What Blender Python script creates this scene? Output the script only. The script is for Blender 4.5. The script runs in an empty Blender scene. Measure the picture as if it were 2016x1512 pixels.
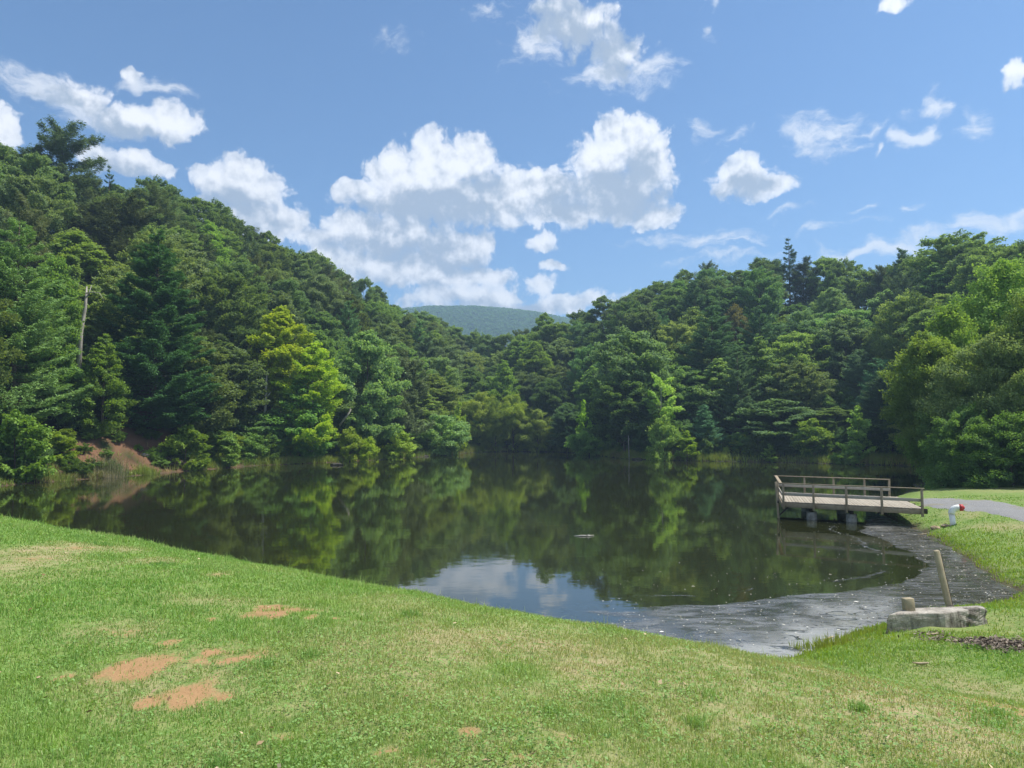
import bpy, math, random
import numpy as np
from mathutils import Vector, Matrix
random.seed(7)
RNG = np.random.default_rng(11)
scene = bpy.context.scene
COL = scene.collection
R = math.radians

# ------------------------------------------------------------------ camera
W0, H0, F = 2016, 1512, 1400.0
HZ = 847.0
CAMH = 4.3
PITCH = math.atan((HZ - 756) / F)
cp, sp = math.cos(PITCH), math.sin(PITCH)
cam_d = bpy.data.cameras.new('camera')
cam = bpy.data.objects.new('camera', cam_d); COL.objects.link(cam)
cam_d.sensor_width = 36; cam_d.lens = 36 * F / W0
cam_d.clip_start = 0.05; cam_d.clip_end = 9000
cam.location = (0, 0, CAMH); cam.rotation_euler = (math.pi / 2 + PITCH, 0, 0)
scene.camera = cam

def ray(px, py):
    a, b = (px - 1008) / F, (756 - py) / F
    return np.array([a, cp - sp * b, sp + cp * b])
def at(px, py, z):
    d = ray(px, py); t = (z - CAMH) / d[2]
    return np.array([d[0] * t, d[1] * t, z])
def atY(px, py, Y):
    d = ray(px, py); t = Y / d[1]
    return np.array([d[0] * t, Y, CAMH + d[2] * t])
def proj(x, y, z):
    u = (z - CAMH)
    fw = y * cp + u * sp; up = -y * sp + u * cp
    return 1008 + F * x / fw, 756 - F * up / fw

# ------------------------------------------------------------------ numpy helpers
def sstep(a, b, x):
    t = np.clip((x - a) / (b - a), 0, 1); return t * t * (3 - 2 * t)
def smax(a, b, k):
    h = np.maximum(k - np.abs(a - b), 0) / k
    return np.maximum(a, b) + h * h * k * 0.25
_perm = np.random.default_rng(3).random(4096)
def _h(i, j):
    return _perm[((i * 73856093) ^ (j * 19349663)) & 4095]
def vnoise(x, y):
    xi = np.floor(x).astype(np.int64); yi = np.floor(y).astype(np.int64)
    fx, fy = x - xi, y - yi
    fx = fx * fx * (3 - 2 * fx); fy = fy * fy * (3 - 2 * fy)
    a = _h(xi, yi) * (1 - fx) + _h(xi + 1, yi) * fx
    b = _h(xi, yi + 1) * (1 - fx) + _h(xi + 1, yi + 1) * fx
    return a * (1 - fy) + b * fy
def fbm(x, y, o=4):
    s, a, t = 0, 1, 0
    for k in range(o):
        s = s + a * vnoise(x * 2 ** k + 17 * k, y * 2 ** k - 9 * k); t += a; a *= .5
    return s / t

# ------------------------------------------------------------------ terrain
NX, NY = .584, .812           # direction in which the dam falls to the water
SHORE_PX = [(1560, 1283), (1650, 1264), (1740, 1232), (1775, 1212), (1830, 1203), (1935, 1198), (1992, 1184), (1990, 1165), (1945, 1132),
            (1900, 1100), (1842, 1060), (1795, 1038), (1750, 1021), (1720, 1008), (1735, 990), (1768, 975), (1800, 960), (1822, 947), (1830, 932),
            (1820, 920), (1760, 916), (1700, 915), (1560, 911), (1400, 908), (1290, 906), (1225, 903), (1190, 899), (1150, 893), (1090, 890),
            (1000, 889), (930, 891), (900, 894), (850, 898), (760, 905), (640, 911), (500, 917), (400, 925), (330, 931), (250, 938),
            (150, 945), (60, 952), (0, 958)]
POND = [tuple(at(px, py, 0)[:2]) for px, py in SHORE_PX]
POND += [(-44.5, 46.6), (-30, 36.3), (-10, 21.97), (3.4, 12.33)]
POND = np.array(POND)
def pond_sd(x, y):
    """positive on land, negative in the water"""
    x = np.asarray(x, float); y = np.asarray(y, float)
    best = np.full(x.shape, 1e9); inside = np.zeros(x.shape, bool)
    n = len(POND)
    for i in range(n):
        ax, ay = POND[i]; bx, by = POND[(i + 1) % n]
        ex, ey = bx - ax, by - ay
        t = np.clip(((x - ax) * ex + (y - ay) * ey) / (ex * ex + ey * ey), 0, 1)
        d = (x - ax - t * ex) ** 2 + (y - ay - t * ey) ** 2
        best = np.minimum(best, d)
        c = ((ay > y) != (by > y)) & (x < ex * (y - ay) / (ey if ey else 1e-9) + ax)
        inside ^= c
    d = np.sqrt(best)
    return np.where(inside, -d, d) + (fbm(x * 1.1 + 60, y * 1.1, 3) - .5) * np.where(y < 42, .7, 1.3)

# skyline of the canopy: px, py, ridge distance
SKY = np.array([(-400, 240, 95), (-150, 262, 102), (0, 292, 110), (60, 300, 112), (130, 330, 116), (200, 355, 122), (300, 362, 135), (380, 385, 144), (450, 430, 150), (520, 462, 158),
                (600, 485, 170), (660, 520, 180), (720, 560, 190), (780, 592, 200), (840, 605, 208), (880, 640, 214), (930, 662, 215), (985, 664, 205), (1030, 648, 190),
                (1073, 632, 186), (1130, 622, 186), (1200, 582, 184), (1300, 545, 178), (1400, 515, 172), (1440, 520, 170), (1490, 513, 168), (1560, 520, 165), (1650, 516, 158),
                (1720, 526, 150), (1790, 505, 142), (1880, 480, 126), (1950, 470, 112), (2016, 480, 102), (2200, 450, 92), (2600, 430, 85)], float)
SHD = np.array([(-400, 46), (-60, 50), (0, 54), (150, 61), (250, 66), (330, 72), (400, 77), (500, 86), (640, 94), (760, 104), (850, 118), (900, 129), (930, 138), (1000, 143),
                (1090, 140), (1150, 131), (1190, 115), (1225, 108), (1290, 102), (1400, 98.7), (1560, 94), (1700, 88.5), (1800, 85), (1835, 70), (1860, 50), (2016, 45), (2600, 42)], float)
CANOPY = 15.0
RZ = np.array([atY(a, b, c)[2] - CANOPY for a, b, c in SKY])
MTN = np.array([(-3000, 700), (0, 660), (600, 625), (760, 612), (850, 604), (930, 600), (1000, 604), (1060, 612), (1120, 626), (1200, 640), (1500, 680), (5000, 720)], float)
MD = 1450.0
def skyline(px): return np.interp(px, SKY[:, 0], SKY[:, 1])
def zdam(s):
    u = np.clip((s - 1.8) / 7.2, 0, None)
    uu = np.minimum(u, 1)
    return 2.87 - .435 * 7.2 * (uu ** 3 - uu ** 4 / 2 + np.maximum(u - 1, 0))
BLK = at(1850, 1208, .6)
def gz(x, y):
    x = np.asarray(x, float); y = np.asarray(y, float)
    s = NX * x + NY * y
    d = pond_sd(x, y)
    bank = 1.0 * (1 - np.exp(-np.maximum(d, 0) / 3.0)) * (.86 + .28 * fbm(x * .12, y * .12, 2))
    zb = np.where(d > 0, bank, np.maximum(-2.5, d * .3))
    z = smax(zdam(s), zb, .2)
    yy = np.maximum(y, 1.0)
    px = 1008 + F * x / yy
    ds = np.interp(px, SHD[:, 0], SHD[:, 1]) + 3
    dr = np.interp(px, SKY[:, 0], SKY[:, 2]); rz = np.interp(px, SKY[:, 0], RZ)
    u = np.clip((y - ds) / np.maximum(dr - ds, 5), 0, 1)
    hill = (rz - .9) * (.75 * u + .25 * (u * u * (3 - 2 * u)))
    hill = hill * sstep(0, 7, d) * (.93 + .14 * fbm(x * .03 + 5, y * .03, 3))
    hill = np.where(y > 30, hill, 0)
    far = sstep(0, 500, y - dr)
    z = z + hill * (1 - .5 * far)
    z = z + .9 * sstep(1.0, 4.5, d) * (.7 + .6 * fbm(x * .8, y * .8, 3)) * sstep(120, 170, px) * (1 - sstep(330, 400, px)) * (y > 30)
    zm = CAMH + (HZ - np.interp(px, MTN[:, 0], MTN[:, 1])) / F * MD - 12
    z = z + np.where(y > 500, (zm - 20) * sstep(650, MD, y), 0)
    lump = (fbm(x * .9, y * .9, 3) - .5) * .10
    z = z - np.maximum(z - (.36 - .09 * (x - BLK[0])), 0) * np.exp(-(((x - BLK[0] - .25) / 2.0) ** 2 + ((y - BLK[1] + .35) / 1.1) ** 2) ** 2)
    return z + lump * np.clip(d / 2, 0, 1)
def gz1(x, y): return float(gz(np.array([x]), np.array([y]))[0])
def hit(px, py):
    d = ray(px, py); t = np.geomspace(1.5, 400, 1500)
    z = CAMH + d[2] * t
    g = np.maximum(gz(d[0] * t, d[1] * t), 0)
    k = int(np.argmax(z < g))
    t0, t1 = t[k - 1], t[k]
    for _ in range(24):
        tm = (t0 + t1) / 2
        if CAMH + d[2] * tm < max(gz1(d[0] * tm, d[1] * tm), 0): t1 = tm
        else: t0 = tm
    return np.array([d[0] * t1, d[1] * t1, CAMH + d[2] * t1])

# bare and dry patches in the lawn: px, py, rx, ry, strength
DIRT = [(515, 1197, 32, 8, 1.0), (545, 1215, 22, 5, .9), (422, 1217, 16, 7, 1), (335, 1264, 40, 12, 1), (260, 1300, 32, 11, .95), (300, 1300, 26, 10, .8), (290, 1328, 14, 8, .9),
        (410, 1288, 34, 15, .9), (455, 1300, 40, 11, .85), (345, 1334, 34, 9, .8), (370, 1372, 26, 32, 1.1), (295, 1385, 22, 14, 1), (440, 1372, 20, 8, .9), (130, 1330, 20, 7, .7), (115, 1290, 24, 6, .6),
        (610, 1215, 16, 5, .8), (660, 1218, 10, 4, .7), (250, 1242, 26, 7, .6), (200, 1240, 18, 6, .6), (925, 1440, 24, 9, .75), (1085, 1450, 30, 10, .65), (760, 1480, 44, 12, .7), (1020, 1490, 34, 10, .7),
        (840, 1500, 22, 12, .6), (160, 1080, 70, 7, .55), (60, 1100, 70, 6, .55), (430, 1132, 22, 5, .5), (700, 1160, 16, 3, .3), (1240, 1320, 24, 4, .35), (560, 1450, 30, 8, .5), (2000, 1400, 30, 14, .6), (1490, 1283, 26, 4, .7),
        (760, 1478, 20, 10, .6), (50, 1500, 30, 8, .4), (340, 1300, 110, 30, .80), (380, 1352, 74, 36, .85), (520, 1205, 70, 12, .70)]
DIRTW = []
for a, b, c, e, w in DIRT:
    p = hit(a, b); q = hit(a + c, b); r1 = hit(a, b - e); r2 = hit(a, b + e)
    DIRTW.append((p[0], p[1], abs(q[0] - p[0]), abs(r1[1] - r2[1]) / 2, w))
DRY = [(120, 1085, 150, 28, 1), (300, 1105, 120, 18, .8), (430, 1130, 80, 14, .6), (350, 1330, 170, 70, .8), (1000, 1380, 160, 40, .4), (900, 1450, 200, 40, .6), (1500, 1300, 70, 10, .9), (1280, 1315, 60, 12, .6),
       (1620, 1420, 200, 30, .5), (1980, 1385, 90, 25, .9), (250, 1240, 90, 20, .7), (1560, 1480, 120, 30, .4), (1990, 1036, 90, 9, 1.0), (1890, 1012, 70, 8, .6), (1250, 1235, 60, 8, .4), (2000, 1450, 60, 40, .6), (1950, 965, 90, 6, .5)]
DRYW = []
for a, b, c, e, w in DRY:
    p = hit(a, b); q = hit(a + c, b); r1 = hit(a, b - e); r2 = hit(a, b + e)
    DRYW.append((p[0], p[1], abs(q[0] - p[0]), abs(r1[1] - r2[1]) / 2, w))
def patchfield(L, x, y, warp, sc):
    n1 = (fbm(x * sc, y * sc, 4) - .5) * warp
    out = np.zeros_like(x)
    for a, b, rx, ry, w in L:
        q = np.sqrt(((x - a) / rx) ** 2 + ((y - b) / ry) ** 2)
        out = np.maximum(out, w * np.clip(1.55 - q + n1, 0, 1))
    return out
def dirt(x, y): return np.clip(patchfield(DIRTW, x, y, 3.4, 2.6) + (fbm(x * 8, y * 8, 3) - .5) * .9 * patchfield(DIRTW, x, y, 2.0, 2.6), 0, 1)
def dry(x, y):
    return np.clip(patchfield(DRYW, x, y, 1.8, 1.1) * .8 + np.clip((fbm(x * .8 + 40, y * .8, 4) - .58) * 2.6, 0, .32), 0, 1)

# ------------------------------------------------------------------ mesh helpers
def np_mesh(name, V, faces, mat=None, smooth=False, attrs=None):
    me = bpy.data.meshes.new(name)
    V = np.asarray(V, np.float32)
    me.vertices.add(len(V)); me.vertices.foreach_set('co', V.ravel())
    faces = [np.asarray(f, np.int32) for f in faces if len(f)]
    loops = np.concatenate([f.ravel() for f in faces])
    tot = np.concatenate([np.full(len(f), f.shape[1], np.int32) for f in faces])
    start = np.concatenate([[0], np.cumsum(tot)[:-1]]).astype(np.int32)
    me.loops.add(len(loops)); me.loops.foreach_set('vertex_index', loops)
    me.polygons.add(len(tot)); me.polygons.foreach_set('loop_start', start); me.polygons.foreach_set('loop_total', tot)
    if smooth: me.polygons.foreach_set('use_smooth', np.ones(len(tot), bool))
    for k, v in (attrs or {}).items():
        a = me.attributes.new(k, 'FLOAT', 'POINT'); a.data.foreach_set('value', np.asarray(v, np.float32))
    me.update(calc_edges=True); me.validate()
    if mat: me.materials.append(mat)
    return me
class MB:
    def __init__(s): s.V = []; s.Q = []; s.T = []; s.n = 0
    def add(s, v, q=None, t=None):
        v = np.asarray(v, float)
        if q is not None and len(q): s.Q.append(np.asarray(q) + s.n)
        if t is not None and len(t): s.T.append(np.asarray(t) + s.n)
        s.V.append(v); s.n += len(v)
    def tube(s, pts, rad, n=7, cap=True, twist=0):
        pts = np.asarray(pts, float); rad = np.broadcast_to(np.asarray(rad, float), (len(pts),))
        tg = np.gradient(pts, axis=0); tg /= np.linalg.norm(tg, axis=1)[:, None] + 1e-9
        ref = np.array([0.31, .95, .05]) if abs(tg[0][2]) > .6 else np.array([0, 0, 1.])
        a = np.cross(tg, ref); a /= np.linalg.norm(a, axis=1)[:, None] + 1e-9
        b = np.cross(tg, a)
        th = np.arange(n) / n * 2 * np.pi + twist
        v = pts[:, None] + rad[:, None, None] * (np.cos(th)[None, :, None] * a[:, None] + np.sin(th)[None, :, None] * b[:, None])
        m = len(pts)
        i = np.arange(m - 1)[:, None] * n; j = np.arange(n)[None]; k = (j + 1) % n
        q = np.stack([i + j, i + k, i + n + k, i + n + j], -1).reshape(-1, 4)
        v = v.reshape(-1, 3); t = []
        if cap:
            v = np.vstack([v, pts[0], pts[-1]])
            c0, c1 = m * n, m * n + 1
            t = [(c0, (x + 1) % n, x) for x in range(n)] + [(c1, (m - 1) * n + x, (m - 1) * n + (x + 1) % n) for x in range(n)]
        s.add(v, q, t)
    def box(s, p0, p1, w, h, up=(0, 0, 1)):
        """bar from p0 to p1, width w across, height h along up, centred"""
        p0 = np.asarray(p0, float); p1 = np.asarray(p1, float)
        d = p1 - p0; d /= np.linalg.norm(d); up = np.asarray(up, float)
        a = np.cross(d, up); a /= np.linalg.norm(a); b = np.cross(a, d)
        c = []
        for p in (p0, p1):
            for sa, sb in ((-1, -1), (1, -1), (1, 1), (-1, 1)): c.append(p + a * w / 2 * sa + b * h / 2 * sb)
        s.add(c, [(0, 1, 2, 3), (7, 6, 5, 4), (0, 4, 5, 1), (1, 5, 6, 2), (2, 6, 7, 3), (3, 7, 4, 0)])
    def mesh(s, name, mat=None, smooth=False):
        V = np.vstack(s.V); fs = []
        if s.Q: fs.append(np.vstack(s.Q))
        if s.T: fs.append(np.vstack(s.T))
        return np_mesh(name, V, fs, mat, smooth)
def obj(name, me, parent=None, loc=None):
    o = bpy.data.objects.new(name, me); COL.objects.link(o)
    if parent: o.parent = parent
    if loc is not None: o.location = loc
    return o
def tag(o, label, cat, group=None, kind=None):
    o['label'] = label; o['category'] = cat
    if group: o['group'] = group
    if kind: o['kind'] = kind
    return o
def thing(name, label, cat, loc=(0, 0, 0), rz=0, group=None):
    o = bpy.data.objects.new(name, None); COL.objects.link(o); o.empty_display_size = .3
    o.location = loc; o.rotation_euler = (0, 0, rz)
    return tag(o, label, cat, group)
def bevel(o, w, seg=2):
    m = o.modifiers.new('bevel', 'BEVEL'); m.width = w; m.segments = seg; m.limit_method = 'ANGLE'; m.angle_limit = R(35)

# ------------------------------------------------------------------ material helpers
class NT:
    def __init__(s, tree): s.t = tree; s.n = tree.nodes; s.l = tree.links
    def node(s, ty, **kw):
        n = s.n.new(ty)
        for k, v in kw.items(): setattr(n, k, v)
        return n
    def put(s, sock, v):
        if isinstance(v, bpy.types.NodeSocket): s.l.new(v, sock)
        elif v is not None:
            if isinstance(v, tuple) and len(v) == 3 and sock.type == 'RGBA': v = v + (1,)
            sock.default_value = v
    def math(s, op, a, b=None, c=None, clamp=False):
        n = s.node('ShaderNodeMath', operation=op); n.use_clamp = clamp
        for i, v in enumerate((a, b, c)):
            if v is not None: s.put(n.inputs[i], v)
        return n.outputs[0]
    def vm(s, op, a, b=None, c=None):
        n = s.node('ShaderNodeVectorMath', operation=op)
        for i, v in enumerate((a, b, c)):
            if v is not None: s.put(n.inputs[i], v)
        return n.outputs['Value'] if op in ('LENGTH', 'DOT_PRODUCT', 'DISTANCE') else n.outputs[0]
    def mix(s, f, a, b, mode='MIX'):
        n = s.node('ShaderNodeMix', data_type='RGBA', blend_type=mode)
        s.put(n.inputs[0], f); s.put(n.inputs[6], a); s.put(n.inputs[7], b); return n.outputs[2]
    def noise(s, vec, scale, detail=3, rough=.5, out=0, dim='3D', **kw):
        n = s.node('ShaderNodeTexNoise', noise_dimensions=dim); s.put(n.inputs['Vector'], vec)
        n.inputs['Scale'].default_value = scale; n.inputs['Detail'].default_value = detail; n.inputs['Roughness'].default_value = rough
        for k, v in kw.items(): n.inputs[k].default_value = v
        return n.outputs[out]
    def ss(s, x, a, b, lo=0., hi=1.):
        n = s.node('ShaderNodeMapRange', interpolation_type='SMOOTHSTEP')
        s.put(n.inputs[0], x); n.inputs[1].default_value = a; n.inputs[2].default_value = b; n.inputs[3].default_value = lo; n.inputs[4].default_value = hi
        return n.outputs[0]
    def attr(s, name): return s.node('ShaderNodeAttribute', attribute_name=name).outputs['Fac']
    def pos(s): return s.node('ShaderNodeNewGeometry').outputs['Position']
    def island(s): return s.node('ShaderNodeNewGeometry').outputs['Random Per Island']
    def bump(s, h, st, dist=.02):
        n = s.node('ShaderNodeBump'); s.put(n.inputs['Height'], h); n.inputs['Strength'].default_value = st; n.inputs['Distance'].default_value = dist
        return n.outputs[0]
def material(name):
    m = bpy.data.materials.new(name); m.use_nodes = True; m.node_tree.nodes.clear()
    k = NT(m.node_tree); k.out = k.node('ShaderNodeOutputMaterial'); return m, k
def principled(k, col, rough=.8, spec=.3, normal=None, metallic=0):
    p = k.node('ShaderNodeBsdfPrincipled'); k.put(p.inputs['Base Color'], col); k.put(p.inputs['Roughness'], rough)
    k.put(p.inputs['Specular IOR Level'], spec); p.inputs['Metallic'].default_value = metallic
    if normal is not None: k.put(p.inputs['Normal'], normal)
    return p
def leaf_mat(name, a, b, trans=.46, gloss=.025, trcol=(1.45, 1.4, .7)):
    m, k = material(name)
    oi = k.node('ShaderNodeObjectInfo')
    c = k.mix(k.island(), a, b)
    v = k.math('MULTIPLY_ADD', oi.outputs['Random'], .5, .75)
    c = k.mix(1., c, oi.outputs['Color'], 'MULTIPLY')
    c = k.vm('SCALE', c); k.put(c.node.inputs['Scale'], v)
    d = k.node('ShaderNodeBsdfDiffuse'); k.put(d.inputs[0], c)
    t = k.node('ShaderNodeBsdfTranslucent'); k.put(t.inputs[0], k.mix(1., c, trcol, 'MULTIPLY'))
    g = k.node('ShaderNodeBsdfGlossy'); g.inputs[0].default_value = (.55, .65, .5, 1); g.inputs['Roughness'].default_value = .6
    m1 = k.node('ShaderNodeMixShader'); m1.inputs[0].default_value = trans; k.l.new(d.outputs[0], m1.inputs[1]); k.l.new(t.outputs[0], m1.inputs[2])
    m2 = k.node('ShaderNodeMixShader'); m2.inputs[0].default_value = gloss; k.l.new(m1.outputs[0], m2.inputs[1]); k.l.new(g.outputs[0], m2.inputs[2])
    k.l.new(m2.outputs[0], k.out.inputs[0]); return m
def bark_mat(name, a, b, scale=6):
    m, k = material(name)
    n = k.noise(k.vm('MULTIPLY', k.pos(), (1, 1, .25)), scale, 5, .65)
    p = principled(k, k.mix(k.ss(n, .35, .65), a, b), .9, .15, k.bump(n, .6, .05)); k.l.new(p.outputs[0], k.out.inputs[0]); return m

M = {}
M['oak'] = leaf_mat('oak leaf', (.118, .195, .062), (.195, .290, .095))
M['tulip'] = leaf_mat('tulip tree leaf', (.155, .255, .062), (.235, .345, .090))
M['bright'] = leaf_mat('bright leaf', (.27, .40, .045), (.39, .50, .065), .4)
M['willow'] = leaf_mat('willow leaf', (.19, .27, .055), (.27, .345, .085), .35)
M['pine'] = leaf_mat('white pine needle', (.098, .190, .076), (.165, .275, .112), .25)
M['scrub'] = leaf_mat('scrub pine needle', (.110, .160, .066), (.175, .230, .098), .25)
M['shrub'] = leaf_mat('shrub leaf', (.14, .215, .050), (.23, .31, .075), .34)
M['bark'] = bark_mat('brown bark', (.055, .042, .030), (.14, .11, .085))
M['palebark'] = bark_mat('pale bark', (.30, .28, .24), (.52, .50, .45), 3)
M['deadwood'] = bark_mat('dead wood', (.24, .22, .19), (.42, .39, .35), 5)

# ------------------------------------------------------------------ light
SUN_AZ, SUN_EL = 82, 60
S = Vector((math.sin(R(SUN_AZ)) * math.cos(R(SUN_EL)), math.cos(R(SUN_AZ)) * math.cos(R(SUN_EL)), math.sin(R(SUN_EL))))
sd = bpy.data.lights.new('sun', 'SUN'); sd.energy = 3.9; sd.angle = R(.6); sd.color = (1, .95, .86)
so = bpy.data.objects.new('sun', sd); COL.objects.link(so); so.rotation_euler = S.to_track_quat('Z', 'Y').to_euler()
so.location = (30, 30, 60)

wd = bpy.data.worlds.new('World'); scene.world = wd; wd.use_nodes = True
wt = wd.node_tree; wt.nodes.clear(); k = NT(wt)
# each cloud: px, py, rx, ry, weight
CLOUDS = [(850, 318, 60, 62, 1.1), (925, 318, 52, 52, 1.1), (780, 345, 70, 52, 1.05), (705, 372, 42, 26, .9), (850, 395, 165, 62, 1.25), (985, 390, 80, 60, 1.2),
          (1235, 275, 66, 56, 1.15), (1275, 320, 54, 66, 1.15), (1175, 315, 66, 50, 1.1), (1205, 385, 95, 58, 1.2), (1290, 425, 56, 30, 1.0), (1065, 375, 70, 44, 1.1), (1110, 420, 90, 36, 1.05),
          (760, 465, 130, 42, 1.1), (880, 490, 100, 40, 1.1), (680, 445, 50, 34, .9), (690, 510, 90, 32, .9), (860, 548, 110, 24, .8), (760, 540, 100, 30, .7), (640, 470, 40, 26, .85),
          (975, 588, 52, 28, .9), (1062, 562, 36, 22, .85), (1085, 524, 24, 14, .8), (1067, 478, 32, 18, .8), (950, 482, 44, 28, .8), (1130, 592, 120, 22, .75), (890, 585, 100, 26, .85), (1010, 606, 200, 16, .8), (820, 525, 130, 38, 1.0), (935, 548, 80, 28, .9),
          (480, 365, 78, 62, 1.15), (530, 385, 46, 40, 1.0), (425, 350, 44, 30, .95), (560, 440, 56, 34, .95), (470, 430, 110, 44, 1.0), (610, 470, 40, 24, .8),
          (255, 238, 110, 36, .95), (335, 250, 56, 38, 1.0), (150, 190, 100, 36, .75), (60, 165, 70, 30, .6), (300, 178, 50, 18, .6), (272, 150, 26, 20, .7), (180, 230, 80, 26, .65),
          (20, 262, 44, 36, 1.0), (-30, 250, 50, 50, 1.0), (245, 318, 76, 26, 1.0), (185, 300, 44, 24, .95), (320, 332, 36, 16, .8),
          (1130, 55, 84, 58, .8), (1215, 105, 62, 56, .8), (1285, 150, 46, 28, .55), (1045, 90, 34, 34, .6), (1090, 10, 56, 26, .7), (1175, 150, 50, 26, .6),
          (1470, 345, 54, 36, 1.0), (1510, 365, 44, 30, .95), (1435, 358, 34, 28, .9),
          (1610, 262, 50, 34, .65), (1665, 280, 30, 12, .45), (1835, 212, 26, 24, .62), (1795, 262, 22, 18, .66), (1750, 290, 10, 12, .55), (1718, 246, 30, 12, .4), (1692, 282, 22, 9, .45),
          (1925, 248, 40, 30, .45), (2008, 138, 26, 32, .85), (1755, 8, 40, 20, .9), (1390, 250, 18, 12, .32), (1430, 270, 26, 16, .36), (1385, 52, 10, 18, .36), (1400, 8, 14, 8, .36), (970, 20, 34, 12, .36), (770, 80, 34, 12, .3),
          (1380, 473, 100, 13, .5), (1450, 478, 70, 6, .42), (1720, 490, 120, 14, .52), (1830, 462, 70, 14, .52), (1960, 440, 70, 18, .6), (1790, 411, 30, 8, .42), (1640, 446, 60, 8, .36), (1550, 425, 40, 6, .32), (1700, 405, 16, 5, .35), (2010, 430, 40, 20, .6), (1430, 505, 80, 9, .4)]
def azel(px, py):
    d = ray(px, py); d = d / np.linalg.norm(d)
    return math.degrees(math.atan2(d[0], d[1])), math.degrees(math.asin(d[2]))
SHADE = [(850, 425, 150, 42), (930, 380, 60, 34), (1210, 395, 105, 48), (1255, 345, 50, 40), (1120, 400, 60, 30), (790, 490, 120, 28, .8), (900, 515, 80, 26, .8), (760, 558, 100, 18, .6), (1000, 604, 190, 14, .5), (460, 400, 60, 34), (440, 440, 90, 26),
         (230, 262, 110, 22), (110, 205, 110, 30), (1475, 365, 50, 20), (1610, 280, 44, 18), (1150, 100, 110, 56), (1230, 150, 70, 34), (1090, 40, 60, 40), (225, 335, 90, 16), (1900, 455, 90, 12, .3)]
def blobfield(g, Q, L, grow, sm, soft=0):
    f = None
    for px, py, rx, ry, *w in L:
        w = w[0] if w else 1.0
        a, e = azel(px, py); rx_ = (azel(px + rx, py)[0] - azel(px - rx, py)[0]) / 2 * grow; ry_ = (azel(px, py - ry)[1] - azel(px, py + ry)[1]) / 2 * grow
        v = g.vm('MULTIPLY_ADD', Q, (1 / rx_, 1 / ry_, 0), (-a / rx_, -e / ry_, 0))
        b = g.math('MULTIPLY_ADD', g.vm('LENGTH', v), -w, w)
        f = b if f is None else g.math('SMOOTH_MAX', f, b, sm)
    return f
tc = k.node('ShaderNodeTexCoord'); sx = k.node('ShaderNodeSeparateXYZ'); k.l.new(tc.outputs['Generated'], sx.inputs[0])
az = k.math('MULTIPLY', k.math('ARCTAN2', sx.outputs[0], sx.outputs[1]), 57.29578)
el = k.math('MULTIPLY', k.math('ARCSINE', sx.outputs[2]), 57.29578)
cb = k.node('ShaderNodeCombineXYZ'); k.l.new(az, cb.inputs[0]); k.l.new(el, cb.inputs[1])
P = cb.outputs[0]
w2 = k.vm('SUBTRACT', k.noise(P, .30, 5, .50, 1, dim='2D'), (.5, .5, .5))
Q = k.vm('ADD', P, k.vm('MULTIPLY', w2, (3.0, 2.2, 0)))
f0 = blobfield(k, Q, [c for c in CLOUDS if c[4] >= .7], 1.22, .22)
Qt = k.vm('ADD', P, k.vm('MULTIPLY', w2, (5.0, 3.2, 0)))
ft = blobfield(k, Qt, [c for c in CLOUDS if c[4] < .7], 1.5, .12)
fb = k.math('SUBTRACT', k.noise(P, .8, 8, .60, dim='2D'), .5)
vo = k.node('ShaderNodeTexVoronoi', feature='F1', voronoi_dimensions='2D'); k.put(vo.inputs['Vector'], Q); vo.inputs['Scale'].default_value = .62
vo.inputs['Detail'].default_value = 2.0; vo.inputs['Roughness'].default_value = .55; vo.inputs['Lacunarity'].default_value = 2.3
bil = k.math('SUBTRACT', .45, vo.outputs['Distance'])
D0 = k.math('ADD', f0, k.math('ADD', k.math('MULTIPLY', fb, .42), k.math('MULTIPLY', bil, .34)))
Qs = k.vm('ADD', P, k.vm('MULTIPLY', w2, (3.6, 2.2, 0)))
sf = blobfield(k, Qs, SHADE, 1.6, .40)
r0 = k.noise(P, .50, 6, .56, dim='2D'); r1 = k.noise(k.vm('ADD', P, (.30, .65, 0)), .50, 4, .52, dim='2D')
relief = k.math('SUBTRACT', r1, r0)
sky = k.node('ShaderNodeTexSky', sky_type='NISHITA'); sky.sun_disc = False; sky.sun_elevation = R(SUN_EL); sky.sun_rotation = R(SUN_AZ)
sky.altitude = 100; sky.air_density = 1.0; sky.dust_density = .35; sky.ozone_density = 3.2
alpha = k.math('MULTIPLY', k.ss(D0, -.05, .22), k.ss(D0, -.1, .55, .62, 1.0))
wisp = k.noise(k.vm('MULTIPLY', Q, (.55, 1.3, 0)), .8, 7, .66, dim='2D')
at_ = k.math('MULTIPLY', k.ss(k.math('ADD', ft, k.math('MULTIPLY', k.math('SUBTRACT', wisp, .5), 1.1)), -.02, .62), .80)
sh_ = k.math('ADD', k.math('MULTIPLY', k.ss(sf, -.20, .85), .84), k.math('ADD', k.math('MULTIPLY', relief, 1.75), k.math('MULTIPLY', bil, -.22)))
CS = 10.0 / .78 * .95
cc = k.mix(k.ss(sh_, -.12, .95), (.66 * CS, .665 * CS, .68 * CS), (.240 * CS, .290 * CS, .365 * CS))
SKS = .078
skc = k.mix(1., sky.outputs[0], (.66, .88, 1.03), 'MULTIPLY')
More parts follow.
